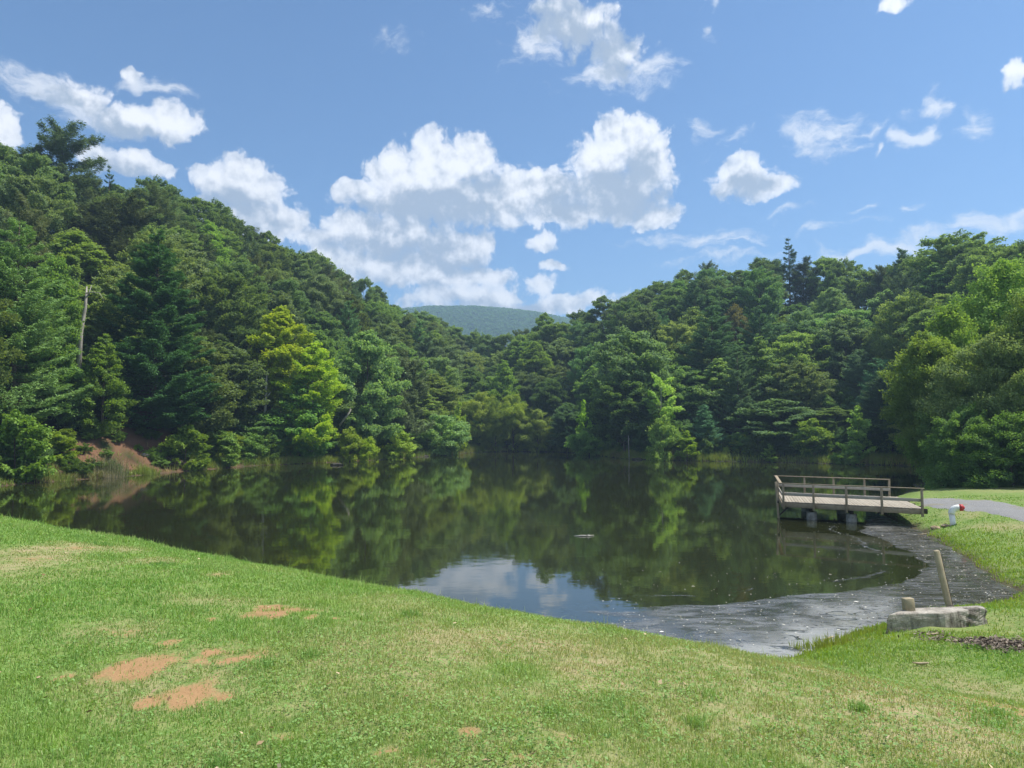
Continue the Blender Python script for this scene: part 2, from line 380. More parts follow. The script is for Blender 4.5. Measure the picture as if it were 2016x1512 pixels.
# unseen broken cloud overhead and behind, added to lift the fill light
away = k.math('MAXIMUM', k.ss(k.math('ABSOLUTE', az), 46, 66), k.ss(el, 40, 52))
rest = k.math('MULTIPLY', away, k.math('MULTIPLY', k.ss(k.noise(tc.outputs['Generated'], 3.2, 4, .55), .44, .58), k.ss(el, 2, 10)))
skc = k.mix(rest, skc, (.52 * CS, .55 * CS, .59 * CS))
skc = k.mix(at_, skc, (.58 * CS, .595 * CS, .62 * CS))
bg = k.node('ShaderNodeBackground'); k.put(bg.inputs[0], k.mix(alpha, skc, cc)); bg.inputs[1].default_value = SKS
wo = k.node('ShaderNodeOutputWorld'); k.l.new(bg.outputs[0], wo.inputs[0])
wd.cycles.sampling_method = 'MANUAL'; wd.cycles.sample_map_resolution = 512

# ------------------------------------------------------------------ ground
front = np.radians(np.linspace(-46, 46, 430)); back = np.radians(np.linspace(46, 314, 70)[1:-1])
ang = np.concatenate([front, back]); NA = len(ang)
rr = np.concatenate([[.3], np.geomspace(.8, 2600, 360)]); NR = len(rr)
gx = (rr[:, None] * np.sin(ang)[None]).ravel(); gy = (rr[:, None] * np.cos(ang)[None]).ravel()
gzv = gz(gx, gy)
i = np.arange(NR - 1)[:, None] * NA; j = np.arange(NA)[None]; k2 = (j + 1) % NA
gq = np.stack([i + j, i + NA + j, i + NA + k2, i + k2], -1).reshape(-1, 4)
gd = pond_sd(gx, gy)
near = np.hypot(gx, gy) < 60
a_dirt = np.where(near, dirt(gx, gy), 0); a_dry = np.where(near, dry(gx, gy), 0)
gpx = 1008 + F * gx / np.maximum(gy, 1)
a_for = sstep(42, 50, gy) * np.where(gpx > 1700, sstep(40, 50, gy + (fbm(gx * .3, gy * .3, 3) - .5) * 8), 1)
a_for = np.where(gy < 38, 0, a_for)
a_cl2 = a_for * sstep(.9, 1.8, gd) * (1 - sstep(8, 12, gd)) * sstep(110, 170, gpx) * (1 - sstep(340, 400, gpx)) * sstep(.40, .56, fbm(gx * .5, gy * .5, 4))
a_clay = a_for * np.exp(-np.maximum(gd, 0) / 4) * np.clip((fbm(gx * .15 + 9, gy * .15, 3) - .38) * 5, 0, 1) * (gpx < 780)
m, k = material('ground')
pos = k.pos()
n1 = k.noise(pos, 1.3, 5, .6); n2 = k.noise(pos, 9, 5, .7); n3 = k.noise(pos, 45, 3, .6)
turf = k.mix(k.ss(n2, .35, .65), (.115, .19, .045), (.19, .25, .075))
straw = k.mix(n3, (.26, .215, .115), (.38, .325, .19))
c = k.mix(k.math('MULTIPLY', k.attr('dry'), k.ss(n2, .3, .6)), turf, straw)
soil = k.mix(n2, (.25, .145, .070), (.38, .24, .125))
dn_ = k.ss(k.math('ADD', k.attr('dirt'), k.math('ADD', k.math('MULTIPLY', k.math('SUBTRACT', n3, .5), .6), k.math('MULTIPLY', k.math('SUBTRACT', n2, .5), 1.1))), .25, .85)
c = k.mix(dn_, c, soil)
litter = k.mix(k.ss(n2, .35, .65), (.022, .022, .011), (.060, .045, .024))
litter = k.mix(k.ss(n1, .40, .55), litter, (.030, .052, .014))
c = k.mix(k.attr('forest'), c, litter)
c = k.mix(k.attr('clay'), c, k.mix(n2, (.11, .055, .034), (.22, .125, .075)))
c = k.mix(k.attr('mud'), c, k.mix(n2, (.035, .030, .018), (.11, .095, .055)))
p = principled(k, c, .95, .1, k.bump(k.math('ADD', n2, k.math('MULTIPLY', n3, .5)), .5, .03)); k.l.new(p.outputs[0], k.out.inputs[0])
a_mud = (1 - sstep(.05, .6, np.abs(gd - .05) + (fbm(gx * 2, gy * 2, 3) - .5) * .5)) * (gd > -2)
ground = obj('ground', np_mesh('ground', np.stack([gx, gy, gzv], 1), [gq], m, True, {'dirt': a_dirt, 'dry': a_dry, 'forest': a_for, 'clay': np.maximum(a_clay, a_cl2), 'mud': np.where(gd < 0, 1, a_mud)}))
tag(ground, 'grassy dam, banks and wooded hillsides around the pond', 'ground', kind='structure')

# ------------------------------------------------------------------ water
m, k = material('pond water')
pos = k.pos()
wv = k.noise(k.vm('MULTIPLY', pos, (1, 1.6, 1)), .9, 3, .55); wv2 = k.noise(pos, 7, 2, .5)
calm = k.ss(k.noise(pos, .05, 3, .5), .35, .7)
bh = k.math('ADD', wv, k.math('MULTIPLY', wv2, .12))
p = principled(k, k.mix(k.noise(pos, .2, 3), (.017, .021, .007), (.024, .027, .010)), k.math('MULTIPLY_ADD', calm, .03, .015), .5, k.bump(bh, .05, .05))
p.inputs['IOR'].default_value = 2.0
k.l.new(p.outputs[0], k.out.inputs[0])
wx = np.linspace(-75, 80, 60); wy = np.linspace(9, 165, 60)
X, Y = np.meshgrid(wx, wy); ii = np.arange(59)[:, None] * 60 + np.arange(59)[None]
water = obj('water', np_mesh('water', np.stack([X.ravel(), Y.ravel(), 0 * X.ravel()], 1), [np.stack([ii, ii + 1, ii + 61, ii + 60], -1).reshape(-1, 4)], m))
tag(water, 'still dark green pond mirroring the wooded hills and sky', 'water', kind='structure')

# floating scum film in the near corner
SC = np.array([at(a, b, 0)[:2] for a, b in [(1180, 1190), (1260, 1192), (1400, 1190), (1560, 1172), (1680, 1160), (1760, 1146), (1800, 1128), (1812, 1108), (1790, 1090), (1740, 1068), (1690, 1045), (1720, 1020), (1760, 1022)]])
sxg = np.linspace(1, 19, 240); syg = np.linspace(10, 38, 330)
X, Y = np.meshgrid(sxg, syg); X = X.ravel(); Y = Y.ravel()
def poly_d(Pg, x, y):
    best = np.full(x.shape, 1e9); sgn = np.zeros(x.shape)
    for q in range(len(Pg) - 1):
        ax, ay = Pg[q]; ex, ey = Pg[q + 1] - Pg[q]
        t = np.clip(((x - ax) * ex + (y - ay) * ey) / (ex * ex + ey * ey), 0, 1)
        d = np.hypot(x - ax - t * ex, y - ay - t * ey); c = ex * (y - ay) - ey * (x - ax)
        sgn = np.where(d < best, np.sign(c), sgn); best = np.minimum(best, d)
    return best * sgn
wob = (fbm(X * .7, Y * .7, 3) - .5) * .7
pd = -poly_d(SC, X, Y) + wob
cover = sstep(-.02, .22, pd)
cover = np.maximum(cover, np.exp(-((pd + .9 + .5 * wob) / .10) ** 2) * .5 * (vnoise(X * .8, Y * .8) > .45))
pxs = 1008 + F * X / Y
cover = cover * sstep(1120, 1330, pxs + (fbm(X, Y * 2, 3) - .5) * 240)
pd_sh = -pond_sd(X, Y)
cover = np.where(pd_sh < -.4, 0, cover)
m, k = material('scum film')
pos = k.pos()
st = k.noise(k.vm('MULTIPLY', pos, (.35, .9, 1)), 1.3, 7, .68, 0, Distortion=2.2)
swl = k.noise(k.vm('MULTIPLY', pos, (.25, .6, 1)), .8, 4, .6, 0, Distortion=3.0)
fl = k.noise(k.vm('MULTIPLY', pos, (1, 1.4, 1)), 22, 6, .85); md = k.noise(k.vm('MULTIPLY', pos, (.7, 1.3, 1)), 2.6, 7, .74, 0, Distortion=1.4)
c = k.mix(k.ss(st, .3, .7), (.060, .065, .066), (.19, .20, .21))
c = k.mix(k.ss(swl, .52, .66), c, (.16, .165, .17))
c = k.mix(k.ss(fl, .54, .66), c, (.30, .30, .27))
c = k.mix(k.ss(fl, .46, .34), c, (.018, .018, .014))
oldf = k.math('MULTIPLY', k.attr('old'), k.ss(md, .40, .47))
c = k.mix(oldf, c, k.mix(fl, (.20, .20, .185), (.36, .36, .34)))
c = k.mix(k.math('MULTIPLY', k.attr('olive'), .75), c, k.mix(md, (.085, .082, .070), (.21, .20, .175)))
p = principled(k, c, k.ss(st, .35, .65, .12, .38), .6, k.bump(k.math('ADD', st, k.math('MULTIPLY', md, .3)), .10, .02))
tr = k.node('ShaderNodeBsdfTransparent'); ms = k.node('ShaderNodeMixShader')
hol = k.noise(k.vm('MULTIPLY', pos, (.5, 1.3, 1)), 1.5, 7, .72, 0, Distortion=1.6)
al = k.math('MULTIPLY', k.ss(k.math('ADD', k.math('ADD', k.attr('cover'), k.math('MULTIPLY', k.math('SUBTRACT', fl, .5), .8)), k.math('MULTIPLY', k.math('SUBTRACT', md, .5), .9)), .2, .6), k.math('MULTIPLY', k.math('MAXIMUM', k.ss(hol, .36, .62, .18, .80), oldf), k.math('MULTIPLY_ADD', k.attr('olive'), -.15, 1.)))
k.put(ms.inputs[0], al); k.l.new(tr.outputs[0], ms.inputs[1]); k.l.new(p.outputs[0], ms.inputs[2]); k.l.new(ms.outputs[0], k.out.inputs[0])
ii = np.arange(329)[:, None] * 240 + np.arange(239)[None]
q4 = np.stack([ii, ii + 1, ii + 241, ii + 240], -1).reshape(-1, 4)
q4 = q4[cover[q4].max(1) > .01]
used = np.unique(q4); remap = np.full(len(X), -1); remap[used] = np.arange(len(used))
old = (1 - sstep(.5, 2.6, pd_sh + (fbm(X * .8, Y * .8, 3) - .5) * 2)) * (1 - sstep(1720, 1800, pxs)); olive = sstep(1560, 1840, pxs + (fbm(X * .6, Y * .6, 3) - .5) * 150)
film = obj('pond_scum', np_mesh('pond_scum', np.stack([X[used], Y[used], 0 * used + .006], 1), [remap[q4]], m, False, {'cover': cover[used], 'old': old[used], 'olive': olive[used]}))
tag(film, 'grey film of pond scum drifted into the near corner beside the concrete block', 'scum', kind='stuff')
# pale flecks of leaf and fluff
mb = MB()
N = 2600
fx = RNG.uniform(2, 17.5, N * 6); fy = RNG.uniform(12.5, 34, N * 6)
okk = (pond_sd(fx, fy) < -.25); fx = fx[okk][:N]; fy = fy[okk][:N]
fpd = np.interp(-poly_d(SC, fx, fy), [-6, 0, .5], [.18, .8, 1]); keep = (RNG.random(len(fx)) < fpd ** 1.6) & ((fpd > .9) | (RNG.random(len(fx)) < .45)); fx, fy = fx[keep], fy[keep]
th = RNG.uniform(0, 6.28, len(fx)); L = RNG.uniform(.009, .032, len(fx)) * (1 + (RNG.random(len(fx)) < .05)); Wd = L * RNG.uniform(.4, .9, len(fx))
ca, sa = np.cos(th), np.sin(th)
V = np.stack([np.stack([fx + L * ca, fy + L * sa, 0 * fx + .010], 1), np.stack([fx - Wd * sa, fy + Wd * ca, 0 * fx + .016], 1), np.stack([fx - L * ca, fy - L * sa, 0 * fx + .011], 1), np.stack([fx + Wd * sa, fy - Wd * ca, 0 * fx + .014], 1)], 1).reshape(-1, 3)
m, k = material('pale fleck'); p = principled(k, k.mix(k.island(), (.32, .30, .22), (.75, .74, .68)), .8); k.l.new(p.outputs[0], k.out.inputs[0])
o = obj('floating_flecks', np_mesh('floating_flecks', V, [np.arange(len(V)).reshape(-1, 4)], m)); tag(o, 'pale leaf flecks and fluff scattered on the near pond surface', 'flecks', kind='stuff')


# ------------------------------------------------------------------ trees
def unit(v): return v / (np.linalg.norm(v, axis=-1, keepdims=True) + 1e-9)
def quads_at(rng, P, nrm, l, w, tdir=None):
    n = len(P)
    t = rng.normal(size=(n, 3)) if tdir is None else tdir
    t = unit(t - nrm * (t * nrm).sum(1)[:, None]); b = np.cross(nrm, t)
    l = np.broadcast_to(l, (n,))[:, None]; w = np.broadcast_to(w, (n,))[:, None]
    V = np.stack([P - t * l * .5, P - b * w * .5 + t * l * .08, P + t * l * .5 - nrm * l * .12, P + b * w * .5 + t * l * .08], 1)
    return V.reshape(-1, 3)
def leaf_mesh(name, V, mat): return np_mesh(name, V, [np.arange(len(V)).reshape(-1, 4)], mat)
def sph(rng, n): return unit(rng.normal(size=(n, 3)))

PROFILES = {
    'round': lambda u: np.sqrt(np.clip(1 - (2 * u - .92) ** 2 / 1.18, .02, 1)),
    'ovoid': lambda u: np.clip(1.15 * np.sin(np.pi * np.clip(u * .86 + .14, 0, 1)) ** .8, .1, 1) * (1 - .35 * u),
    'cone': lambda u: np.clip((1 - u) ** .8 * 1.1, .06, 1) * np.clip(.55 + u * 3, 0, 1),
    'flat': lambda u: np.clip(.35 + u * .9, 0, 1) * np.sqrt(np.clip(1.06 - u ** 4, .02, 1)),
    'bush': lambda u: np.sqrt(np.clip(1.0 - u ** 2 * .96, .03, 1)),
}
def broadleaf(name, seed, H, Rad, base, prof, ncl, nleaf, leaf, mat, bark='bark', rc=.27, flat=.72, shell=.55, trunk_r=None, limbs=12, lobes=.25, aspect=.62, droop=0., lean=0.):
    rng = np.random.default_rng(seed); pf = PROFILES[prof]
    ph = rng.uniform(0, 6.28, 4)
    C, RC = [], []
    tries = 0
    while len(C) < ncl and tries < ncl * 60:
        tries += 1
        u = rng.random() ** .85
        th = rng.uniform(0, 2 * np.pi)
        lob = 1 + lobes * (math.sin(2 * th + ph[0] + u * 3) * .5 + math.sin(3 * th + ph[1] - u * 5) * .5)
        env = Rad * float(pf(np.array(u))) * lob
        r = env * (shell + (1 - shell) * rng.random() ** .5)
        rcl = Rad * rc * rng.uniform(.55, 1.45) * (.55 + .45 * min(1, env / Rad * 1.3))
        c = np.array([r * math.cos(th), r * math.sin(th), base + u * (H - base) - rcl * flat * .8])
        if any(np.linalg.norm(c - q) < .62 * max(rcl, w) for q, w in zip(C, RC)): continue
        C.append(c); RC.append(rcl)
    C = np.array(C); RC = np.array(RC)
    VV = []
    for c, rcl in zip(C, RC):
        n = int(nleaf * (rcl / (Rad * rc)) ** 2)
        d = sph(rng, n * 2); d = d[(d[:, 2] > -.55 + .5 * rng.random(len(d)))][:n]; n = len(d)
        # sub-lobes give each clump a ragged outline
        lob = sph(rng, 9); bump_ = np.max(np.clip((d @ lob.T - .72) / .28, 0, 1), 1)
        rad = rcl * (.50 + .42 * bump_ + .42 * rng.random(n) ** 1.6 + (rng.random(n) < .10) * .35 * rng.random(n))
        rv = np.array([c[0], c[1], 0]); rv = unit(rv + rng.normal(size=3) * .5 * Rad * .3 + np.array([0, 0, .45 * np.linalg.norm(rv) + .2])); tv = unit(np.cross(rv, np.array([.1, .05, 1.]))); nv = np.cross(tv, rv)
        st_ = rng.uniform(1.05, 1.55); dl = d * np.array([st_, rng.uniform(.8, 1.15), flat * rng.uniform(.7, 1.05)])
        Pp = c + (dl[:, :1] * rv + dl[:, 1:2] * tv + dl[:, 2:] * nv) * rad[:, None]
        Pp[:, 2] -= droop * rcl * (d[:, 0] ** 2 + d[:, 1] ** 2) * rng.random(n)
        nr = unit(d * .55 + np.array([0, 0, .55]) + rng.normal(size=(n, 3)) * .42)
        lf = leaf * rng.uniform(.65, 1.35, n)
        VV.append(quads_at(rng, Pp, nr, lf, lf * aspect))
    V = np.vstack(VV); V[:, 0] += lean * V[:, 2]
    crown = leaf_mesh(name + ' crown', V, M[mat])
    mb = MB(); tr = trunk_r or H * .013
    tz = np.linspace(-.8, H * .86, 9); wob = rng.normal(size=(9, 2)).cumsum(0) * H * .006
    tp = np.stack([wob[:, 0] - wob[0, 0] + lean * tz, wob[:, 1] - wob[0, 1], tz], 1)
    mb.tube(tp, np.linspace(tr * 1.25, tr * .16, 9), 8)
    for c, rcl in list(zip(C, RC))[:limbs]:
        c = c + np.array([lean * c[2], 0, 0])
        hz = max(base * .6, c[2] - np.hypot(c[0], c[1]) * rng.uniform(.5, 1.0)); hz = min(hz, H * .8)
        s0 = np.array([np.interp(hz, tz, tp[:, 0]), np.interp(hz, tz, tp[:, 1]), hz])
        mid = (s0 + c) / 2 + rng.normal(size=3) * .12 * rcl + np.array([0, 0, -.08 * rcl])
        r0 = np.interp(hz, tz, np.linspace(tr, tr * .2, 9)) * .55
        mb.tube([s0, mid, c], [r0, r0 * .6, r0 * .2], 5)
    return dict(crown=crown, trunk=mb.mesh(name + ' trunk', M[bark], True), H=H, R=Rad)

def conifer(name, seed, H, Rad, base, mat, dz=.75, nb=6, up=.18, tuft=90, ndl=.30, wdt=.06, irregular=.3, bark='bark', pexp=.75, plume=.33, gap=0., layer=.10, trunk_r=None, spire=.15):
    rng = np.random.default_rng(seed); mb = MB(); tr = trunk_r or H * .0125
    mb.tube([(0, 0, -.8), (0.02 * H * rng.normal() * .2, 0, H * .5), (0, 0, H * .99)], [tr * 1.2, tr * .7, tr * .08], 8)
    VV = []; h = base
    while h < H - .15:
        u = (h - base) / (H - base)
        for b in range(nb if u < .85 else 4):
            if rng.random() < gap: continue
            th = rng.uniform(0, 6.283); L = Rad * ((1 - u) ** pexp * .96 + .04) * (1 + irregular * rng.normal() * .6) * np.interp(u, [0, .12, 1], [.72, 1, 1])
            L = float(np.clip(L, .25, Rad * 1.35))
            slope = up + spire * u * 4 * .6 + rng.normal() * .06
            hh = h + rng.uniform(-.3, .3) * dz
            n = int(tuft * (L / Rad) ** 1.15) + 6
            t = rng.random(n) ** .72; t = .22 + .78 * t if L > .8 else t
            lat = rng.uniform(-1, 1, n) * plume * L * np.clip(1.15 - t, .12, 1) ** .7 * np.clip(t * 2.2, .2, 1)
            zc = slope * L * t + .12 * L * t ** 3 - .10 * L * np.sin(t * 3.14) * .6
            zz = zc + rng.normal(size=n) * layer * .6 + layer * .5
            er = np.array([math.cos(th), math.sin(th), 0]); el_ = np.array([-er[1], er[0], 0])
            P0 = er * (t * L)[:, None] + el_ * lat[:, None] + np.array([0, 0, 1.]) * (hh + zz)[:, None]
            rep = 3; P1 = np.repeat(P0, rep, 0) + rng.normal(size=(n * rep, 3)) * np.array([.10, .10, .05]) * ndl / .3
            td = unit(er * .8 + np.sign(np.repeat(lat, rep))[:, None] * el_ * .5 + rng.normal(size=(n * rep, 3)) * .55 + np.array([0, 0, .35]))
            nr = unit(rng.normal(size=(n * rep, 3)) * .6 + np.array([0, 0, 1]))
            VV.append(quads_at(rng, P1, nr, ndl * rng.uniform(.7, 1.3, n * rep), wdt, td))
            mb.tube([(0, 0, hh), er * L * .5 + np.array([0, 0, hh + slope * L * .5 - .06 * L]), er * L * .95 + np.array([0, 0, hh + slope * L * .95 + .1 * L])], [tr * .28 * (1 - u * .7), tr * .16 * (1 - u * .7), .01], 4, False)
        h += dz * rng.uniform(.75, 1.25) * (1 - .35 * u)
    V = np.vstack(VV)
    return dict(crown=leaf_mesh(name + ' crown', V, M[mat]), trunk=mb.mesh(name + ' trunk', M[bark], True), H=H, R=Rad)

PR = {}
PR['oak1'] = broadleaf('oak a', 1, 16, 5.2, 3.2, 'round', 120, 420, .33, 'oak', rc=.205, flat=.8, lobes=.35)
PR['oak2'] = broadleaf('oak b', 2, 15, 4.6, 2.4, 'ovoid', 110, 400, .33, 'oak', rc=.21, flat=.85, lobes=.45)
PR['oak3'] = broadleaf('oak c', 3, 17, 5.6, 4.6, 'round', 105, 420, .34, 'oak', rc=.19, flat=.75, shell=.55, lobes=.5)
PR['tulip1'] = broadleaf('tulip a', 4, 18, 4.0, 2.2, 'ovoid', 120, 330, .30, 'tulip', rc=.225, flat=.95)
PR['tulip2'] = broadleaf('tulip b', 5, 15, 4.2, 1.4, 'cone', 110, 320, .30, 'tulip', rc=.205, flat=.9)
PR['bright'] = broadleaf('bright', 6, 18, 4.4, 2.0, 'ovoid', 120, 300, .32, 'bright', 'palebark', rc=.19, flat=.75, shell=.32, lobes=.5)
PR['sparse'] = broadleaf('sparse', 8, 11, 3.2, 3.6, 'flat', 26, 420, .28, 'tulip', 'palebark', rc=.28, flat=.42, shell=.4, lobes=.35)
PR['willow'] = broadleaf('willow', 9, 10.5, 3.3, .8, 'round', 70, 560, .26, 'willow', rc=.27, flat=1.0, aspect=.35)
PR['shrub1'] = broadleaf('shrub a', 10, 3.2, 2.0, .2, 'bush', 34, 300, .20, 'shrub', rc=.26, flat=.85, trunk_r=.05)
PR['shrub2'] = broadleaf('shrub b', 12, 4.2, 1.8, .25, 'ovoid', 38, 280, .20, 'shrub', rc=.28, flat=.8, trunk_r=.05)
PR['shrub3'] = broadleaf('shrub c', 13, 5.0, 3.0, .3, 'round', 46, 360, .24, 'oak', rc=.24, flat=.72, trunk_r=.07)
PR['sapling'] = broadleaf('sapling', 14, 4.6, 1.2, .5, 'cone', 26, 150, .20, 'bright', rc=.34, flat=.6, trunk_r=.04)
PR['pine1'] = conifer('white pine a', 20, 22, 5.2, 1.5, 'pine', dz=.85, nb=7, tuft=170, ndl=.36, wdt=.075, plume=.30)
PR['pinebig'] = conifer('great white pine', 40, 24, 5.6, 1.2, 'pine', dz=.95, nb=8, tuft=260, ndl=.36, wdt=.075, plume=.27, irregular=.2, layer=.08, up=.12)
PR['pine2'] = conifer('white pine b', 21, 19, 4.4, 2.0, 'pine', dz=.75, nb=6, tuft=150, ndl=.36, wdt=.075, pexp=.62, irregular=.4)
PR['pine3'] = conifer('young pine', 22, 10, 2.7, .4, 'pine', dz=.5, nb=6, tuft=110, ndl=.30, wdt=.06, pexp=.85, up=.3)
PR['scrub1'] = conifer('scrub pine a', 23, 17, 3.6, 4.5, 'scrub', dz=.8, nb=6, tuft=190, ndl=.36, wdt=.08, pexp=.36, irregular=.6, gap=.2, up=.34, plume=.36, layer=.34)
PR['scrub2'] = conifer('scrub pine b', 24, 15, 3.2, 2.0, 'scrub', dz=.75, nb=6, tuft=170, ndl=.36, wdt=.08, pexp=.5, irregular=.55, gap=.15, up=.28, plume=.38, layer=.3)
PR['fir'] = conifer('open fir', 25, 18, 3.6, 3.0, 'pine', dz=1.05, nb=6, tuft=70, ndl=.36, wdt=.07, pexp=.85, up=-.08, irregular=.3, plume=.2, layer=.06, gap=.08)
PR['near1'] = broadleaf('near broadleaf a', 30, 13, 4.6, .6, 'ovoid', 120, 640, .22, 'tulip', rc=.22, flat=.7, shell=.5, droop=.5, lobes=.4)
PR['near2'] = broadleaf('near broadleaf b', 31, 12, 4.8, .5, 'round', 120, 680, .20, 'oak', rc=.22, flat=.7, shell=.5, droop=.5, lobes=.4)
PR['near3'] = broadleaf('near overhanging', 32, 9, 4.2, .2, 'bush', 100, 700, .20, 'oak', rc=.24, flat=.6, shell=.5, droop=.6, lobes=.35)
PR['nearlean'] = broadleaf('near leaning', 33, 13, 4.6, 3.6, 'ovoid', 110, 620, .22, 'tulip', rc=.21, flat=.65, shell=.45, droop=.5, lobes=.5, lean=-.26)
KIND = dict(nearlean='broadleaf_tree', oak1='oak_tree', oak2='oak_tree', oak3='oak_tree', tulip1='tulip_tree', tulip2='tulip_tree', bright='sycamore_tree', sparse='sparse_tree', willow='willow_tree', shrub1='shrub', shrub2='shrub',
            shrub3='shrub', sapling='sapling', pine1='white_pine', pinebig='white_pine', pine2='white_pine', pine3='young_pine', scrub1='scrub_pine', scrub2='scrub_pine', fir='fir_tree', near1='broadleaf_tree', near2='broadleaf_tree', near3='broadleaf_tree')
CATS = dict(shrub='shrub', sapling='sapling')
TREES = []
def plant(kind, x, y, z, h, width, label, group=None, tint=(1, 1, 1), rz=None):
    p = PR[kind]; nm = KIND[kind]
    r = thing(nm, label, CATS.get(nm, 'tree'), (x, y, z), RNG.uniform(0, 6.28) if rz is None else rz, group)
    sz = h / p['H']; sw = width / 2 / p['R'] if width else sz
    r.scale = (sw, sw, sz)
    for nm2, me in (('trunk', p['trunk']), ('crown', p['crown'])):
        o = obj(nm2, me, r); o.color = tint + (1,)
    TREES.append((x, y, h))
    return r
SPECIAL = []
def special(kind, px, Y, top, wpx, label, tint=(1, 1, 1), group=None, rz=None, base_z=None):
    x = atY(px, HZ, Y)[0]; z = gz1(x, Y) if base_z is None else base_z
    h = atY(px, top, Y)[2] - z
    Y = Y + (2.2 if kind not in ('shrub1', 'shrub2', 'sapling') and px < 1740 else .6); x = atY(px, HZ, Y)[0]; z = gz1(x, Y) if base_z is None else base_z; h = atY(px, top, Y)[2] - z
    SPECIAL.append((px, Y, wpx, top))
    return plant(kind, x, Y, z - .1, max(h, .6), wpx / F * Y, label, group, tint, rz)

# trees one can tell apart, left to right
special('pine1', 20, 62, 430, 250, 'tall feathery pine with light green boughs at the far left edge of the shore', (1.35, 1.3, 1.05))
special('pine2', -75, 60, 470, 220, 'feathery green pine half out of the frame at the far left', (1.3, 1.25, 1.0))
special('tulip1', 95, 70, 500, 120, 'leafy green tree between the feathery pine and the bare grey snag', (.95, 1.05, 1))
special('tulip2', 200, 69, 655, 120, 'light green maple squeezed between the two big pines on the left shore', (1.0, 1.05, .8))
special('pinebig', 300, 76, 454, 262, 'largest dark green white pine with layered boughs above the red clay bank', (.52, .72, .56))
special('scrub1', 225, 97, 400, 150, 'dark brownish scrub pine high behind the large white pine', (.75, .72, .8))
special('scrub1', 100, 112, 262, 150, 'dark scraggly pine standing highest on the left skyline', (.72, .8, .85))
special('scrub2', 45, 110, 285, 110, 'dark pine on the left skyline beside the highest scraggly pine', (.75, .85, .85))
special('fir', 197, 120, 320, 48, 'thin dark conifer poking above the left ridge against white cloud', (.8, .85, .85))
special('scrub2', 165, 106, 400, 170, 'broad dark pine below the left skyline', (.7, .72, .75))  # darker leaf tint
special('bright', 548, 95, 603, 172, 'tallest bright yellow green sycamore with a pale trunk on the left shore', (1.3, 1.22, .9), rz=1.0)
special('bright', 618, 93, 672, 118, 'rounder bright green sycamore leaning beside the tallest yellow green one', (1.08, 1.12, .9), rz=2.6)
special('tulip2', 585, 92, 740, 130, 'deep green lower tree under the yellow green sycamores', (.8, 1.0, .8))
special('oak2', 722, 103, 645, 150, 'greyish green oak with a dark forked trunk right of the yellow sycamores', (1.15, 1.2, 1.5))
special('scrub2', 800, 113, 690, 90, 'grey olive scrub pine behind the bank shrubs on the left shore', (1.2, 1.2, 1.3))
special('shrub3', 870, 120, 815, 95, 'grey green spreading bush overhanging the water at the end of the left bank', (1.3, 1.35, 1.4))
special('sapling', 905, 125, 790, 36, 'slender yellow green sapling at the tip of the left bank', (.9, .95, 1))
for q, (px, top, w, lab) in enumerate([(945, 772, 62, 'tallest soft round yellow green willow at the left end of the cove'), (975, 788, 40, 'narrow willow between the two tallest willows of the cove'), (1010, 776, 64, 'full round willow with a fork of dark stems mid cove'), (1058, 806, 62, 'lowest round willow at the right end of the willow row')]):
    special('willow', px, 141 - q % 2 * 2, top, w, lab, ((1.3, 1.25, 1), (1.15, 1.2, 1), (1.25, 1.25, 1), (1.15, 1.15, .95))[q])
special('tulip2', 992, 152, 708, 90, 'spiky topped light green tulip tree just behind the willows', (.95, 1, .9))
special('tulip1', 1052, 165, 672, 80, 'pale green tulip tree above the willows in the valley', (1.1, 1.1, 1.0))
special('oak2', 1072, 186, 613, 62, 'tallest rounded tree in the valley notch against the far blue mountain', (1.3, 1.35, 1.3))
special('oak1', 1095, 145, 742, 90, 'dark rounded oak behind the right end of the cove', (.8, .9, 1.1))
special('oak2', 1118, 135, 790, 80, 'bluish green small oak at the water right of the willows', (.8, .95, 1.1))
special('shrub3', 1160, 121, 846, 80, 'low dome shaped pale green tree with tiered leaves on the cove shore', (1.3, 1.45, 1.3))
special('sapling', 1150, 126, 786, 40, 'bright green slender tree behind the low dome shaped tree', (.75, .95, .9))
special('oak1', 1245, 113, 652, 150, 'large grey green oak with domed crown on the right shore point', (1.2, 1.25, 1.5))
special('oak3', 1230, 108, 745, 130, 'dark oak in front of the large domed grey green oak', (.85, .95, 1.0))
special('sparse', 1305, 103, 736, 74, 'tiered sparse light green tree with a thin pale trunk on the right shore', (1.5, 1.5, 1.3))
special('shrub2', 1308, 100.5, 815, 60, 'bright green bushy tree under the tiered sparse tree', (1.25, 1.35, 1.2))
special('sapling', 1352, 100, 846, 52, 'yellow leaning shrub beside the bright bushy tree on the right shore', (.88, 1.0, 1.0))
special('pine1', 1405, 116, 600, 165, 'broad white pine with spreading boughs in the middle of the right hill', (.85, .95, 1.1))
special('pine2', 1372, 142, 548, 80, 'pointed white pine behind and above the broad white pine', (.85, .95, 1.05))
special('pine2', 1500, 118, 598, 100, 'slim white pine right of the broad white pine', (.9, 1.0, 1.15))
special('oak2', 1452, 135, 595, 60, 'reddish brown tinged tree between the white pines', (1.0, .62, .65))
special('pine3', 1387, 101.5, 796, 75, 'small blue green pine at the right shore', (.95, 1.15, 1.6))
special('fir', 1562, 160, 464, 62, 'open branched fir rising above the right skyline', (.75, .85, .95))
special('scrub2', 1590, 160, 508, 66, 'dark dense pine hugging the open branched fir on the skyline', (.7, .78, .85))
special('pine2', 1788, 138, 486, 70, 'pointed pine tip rising above the right ridge', (1.0, 1.1, 1.0))
special('oak3', 1900, 120, 462, 170, 'lacy high oak crown standing above the right skyline', (1.35, 1.35, 1.2))
special('oak3', 1570, 104, 712, 110, 'olive brown domed oak on the lower right hill', (1.02, .90, .95))
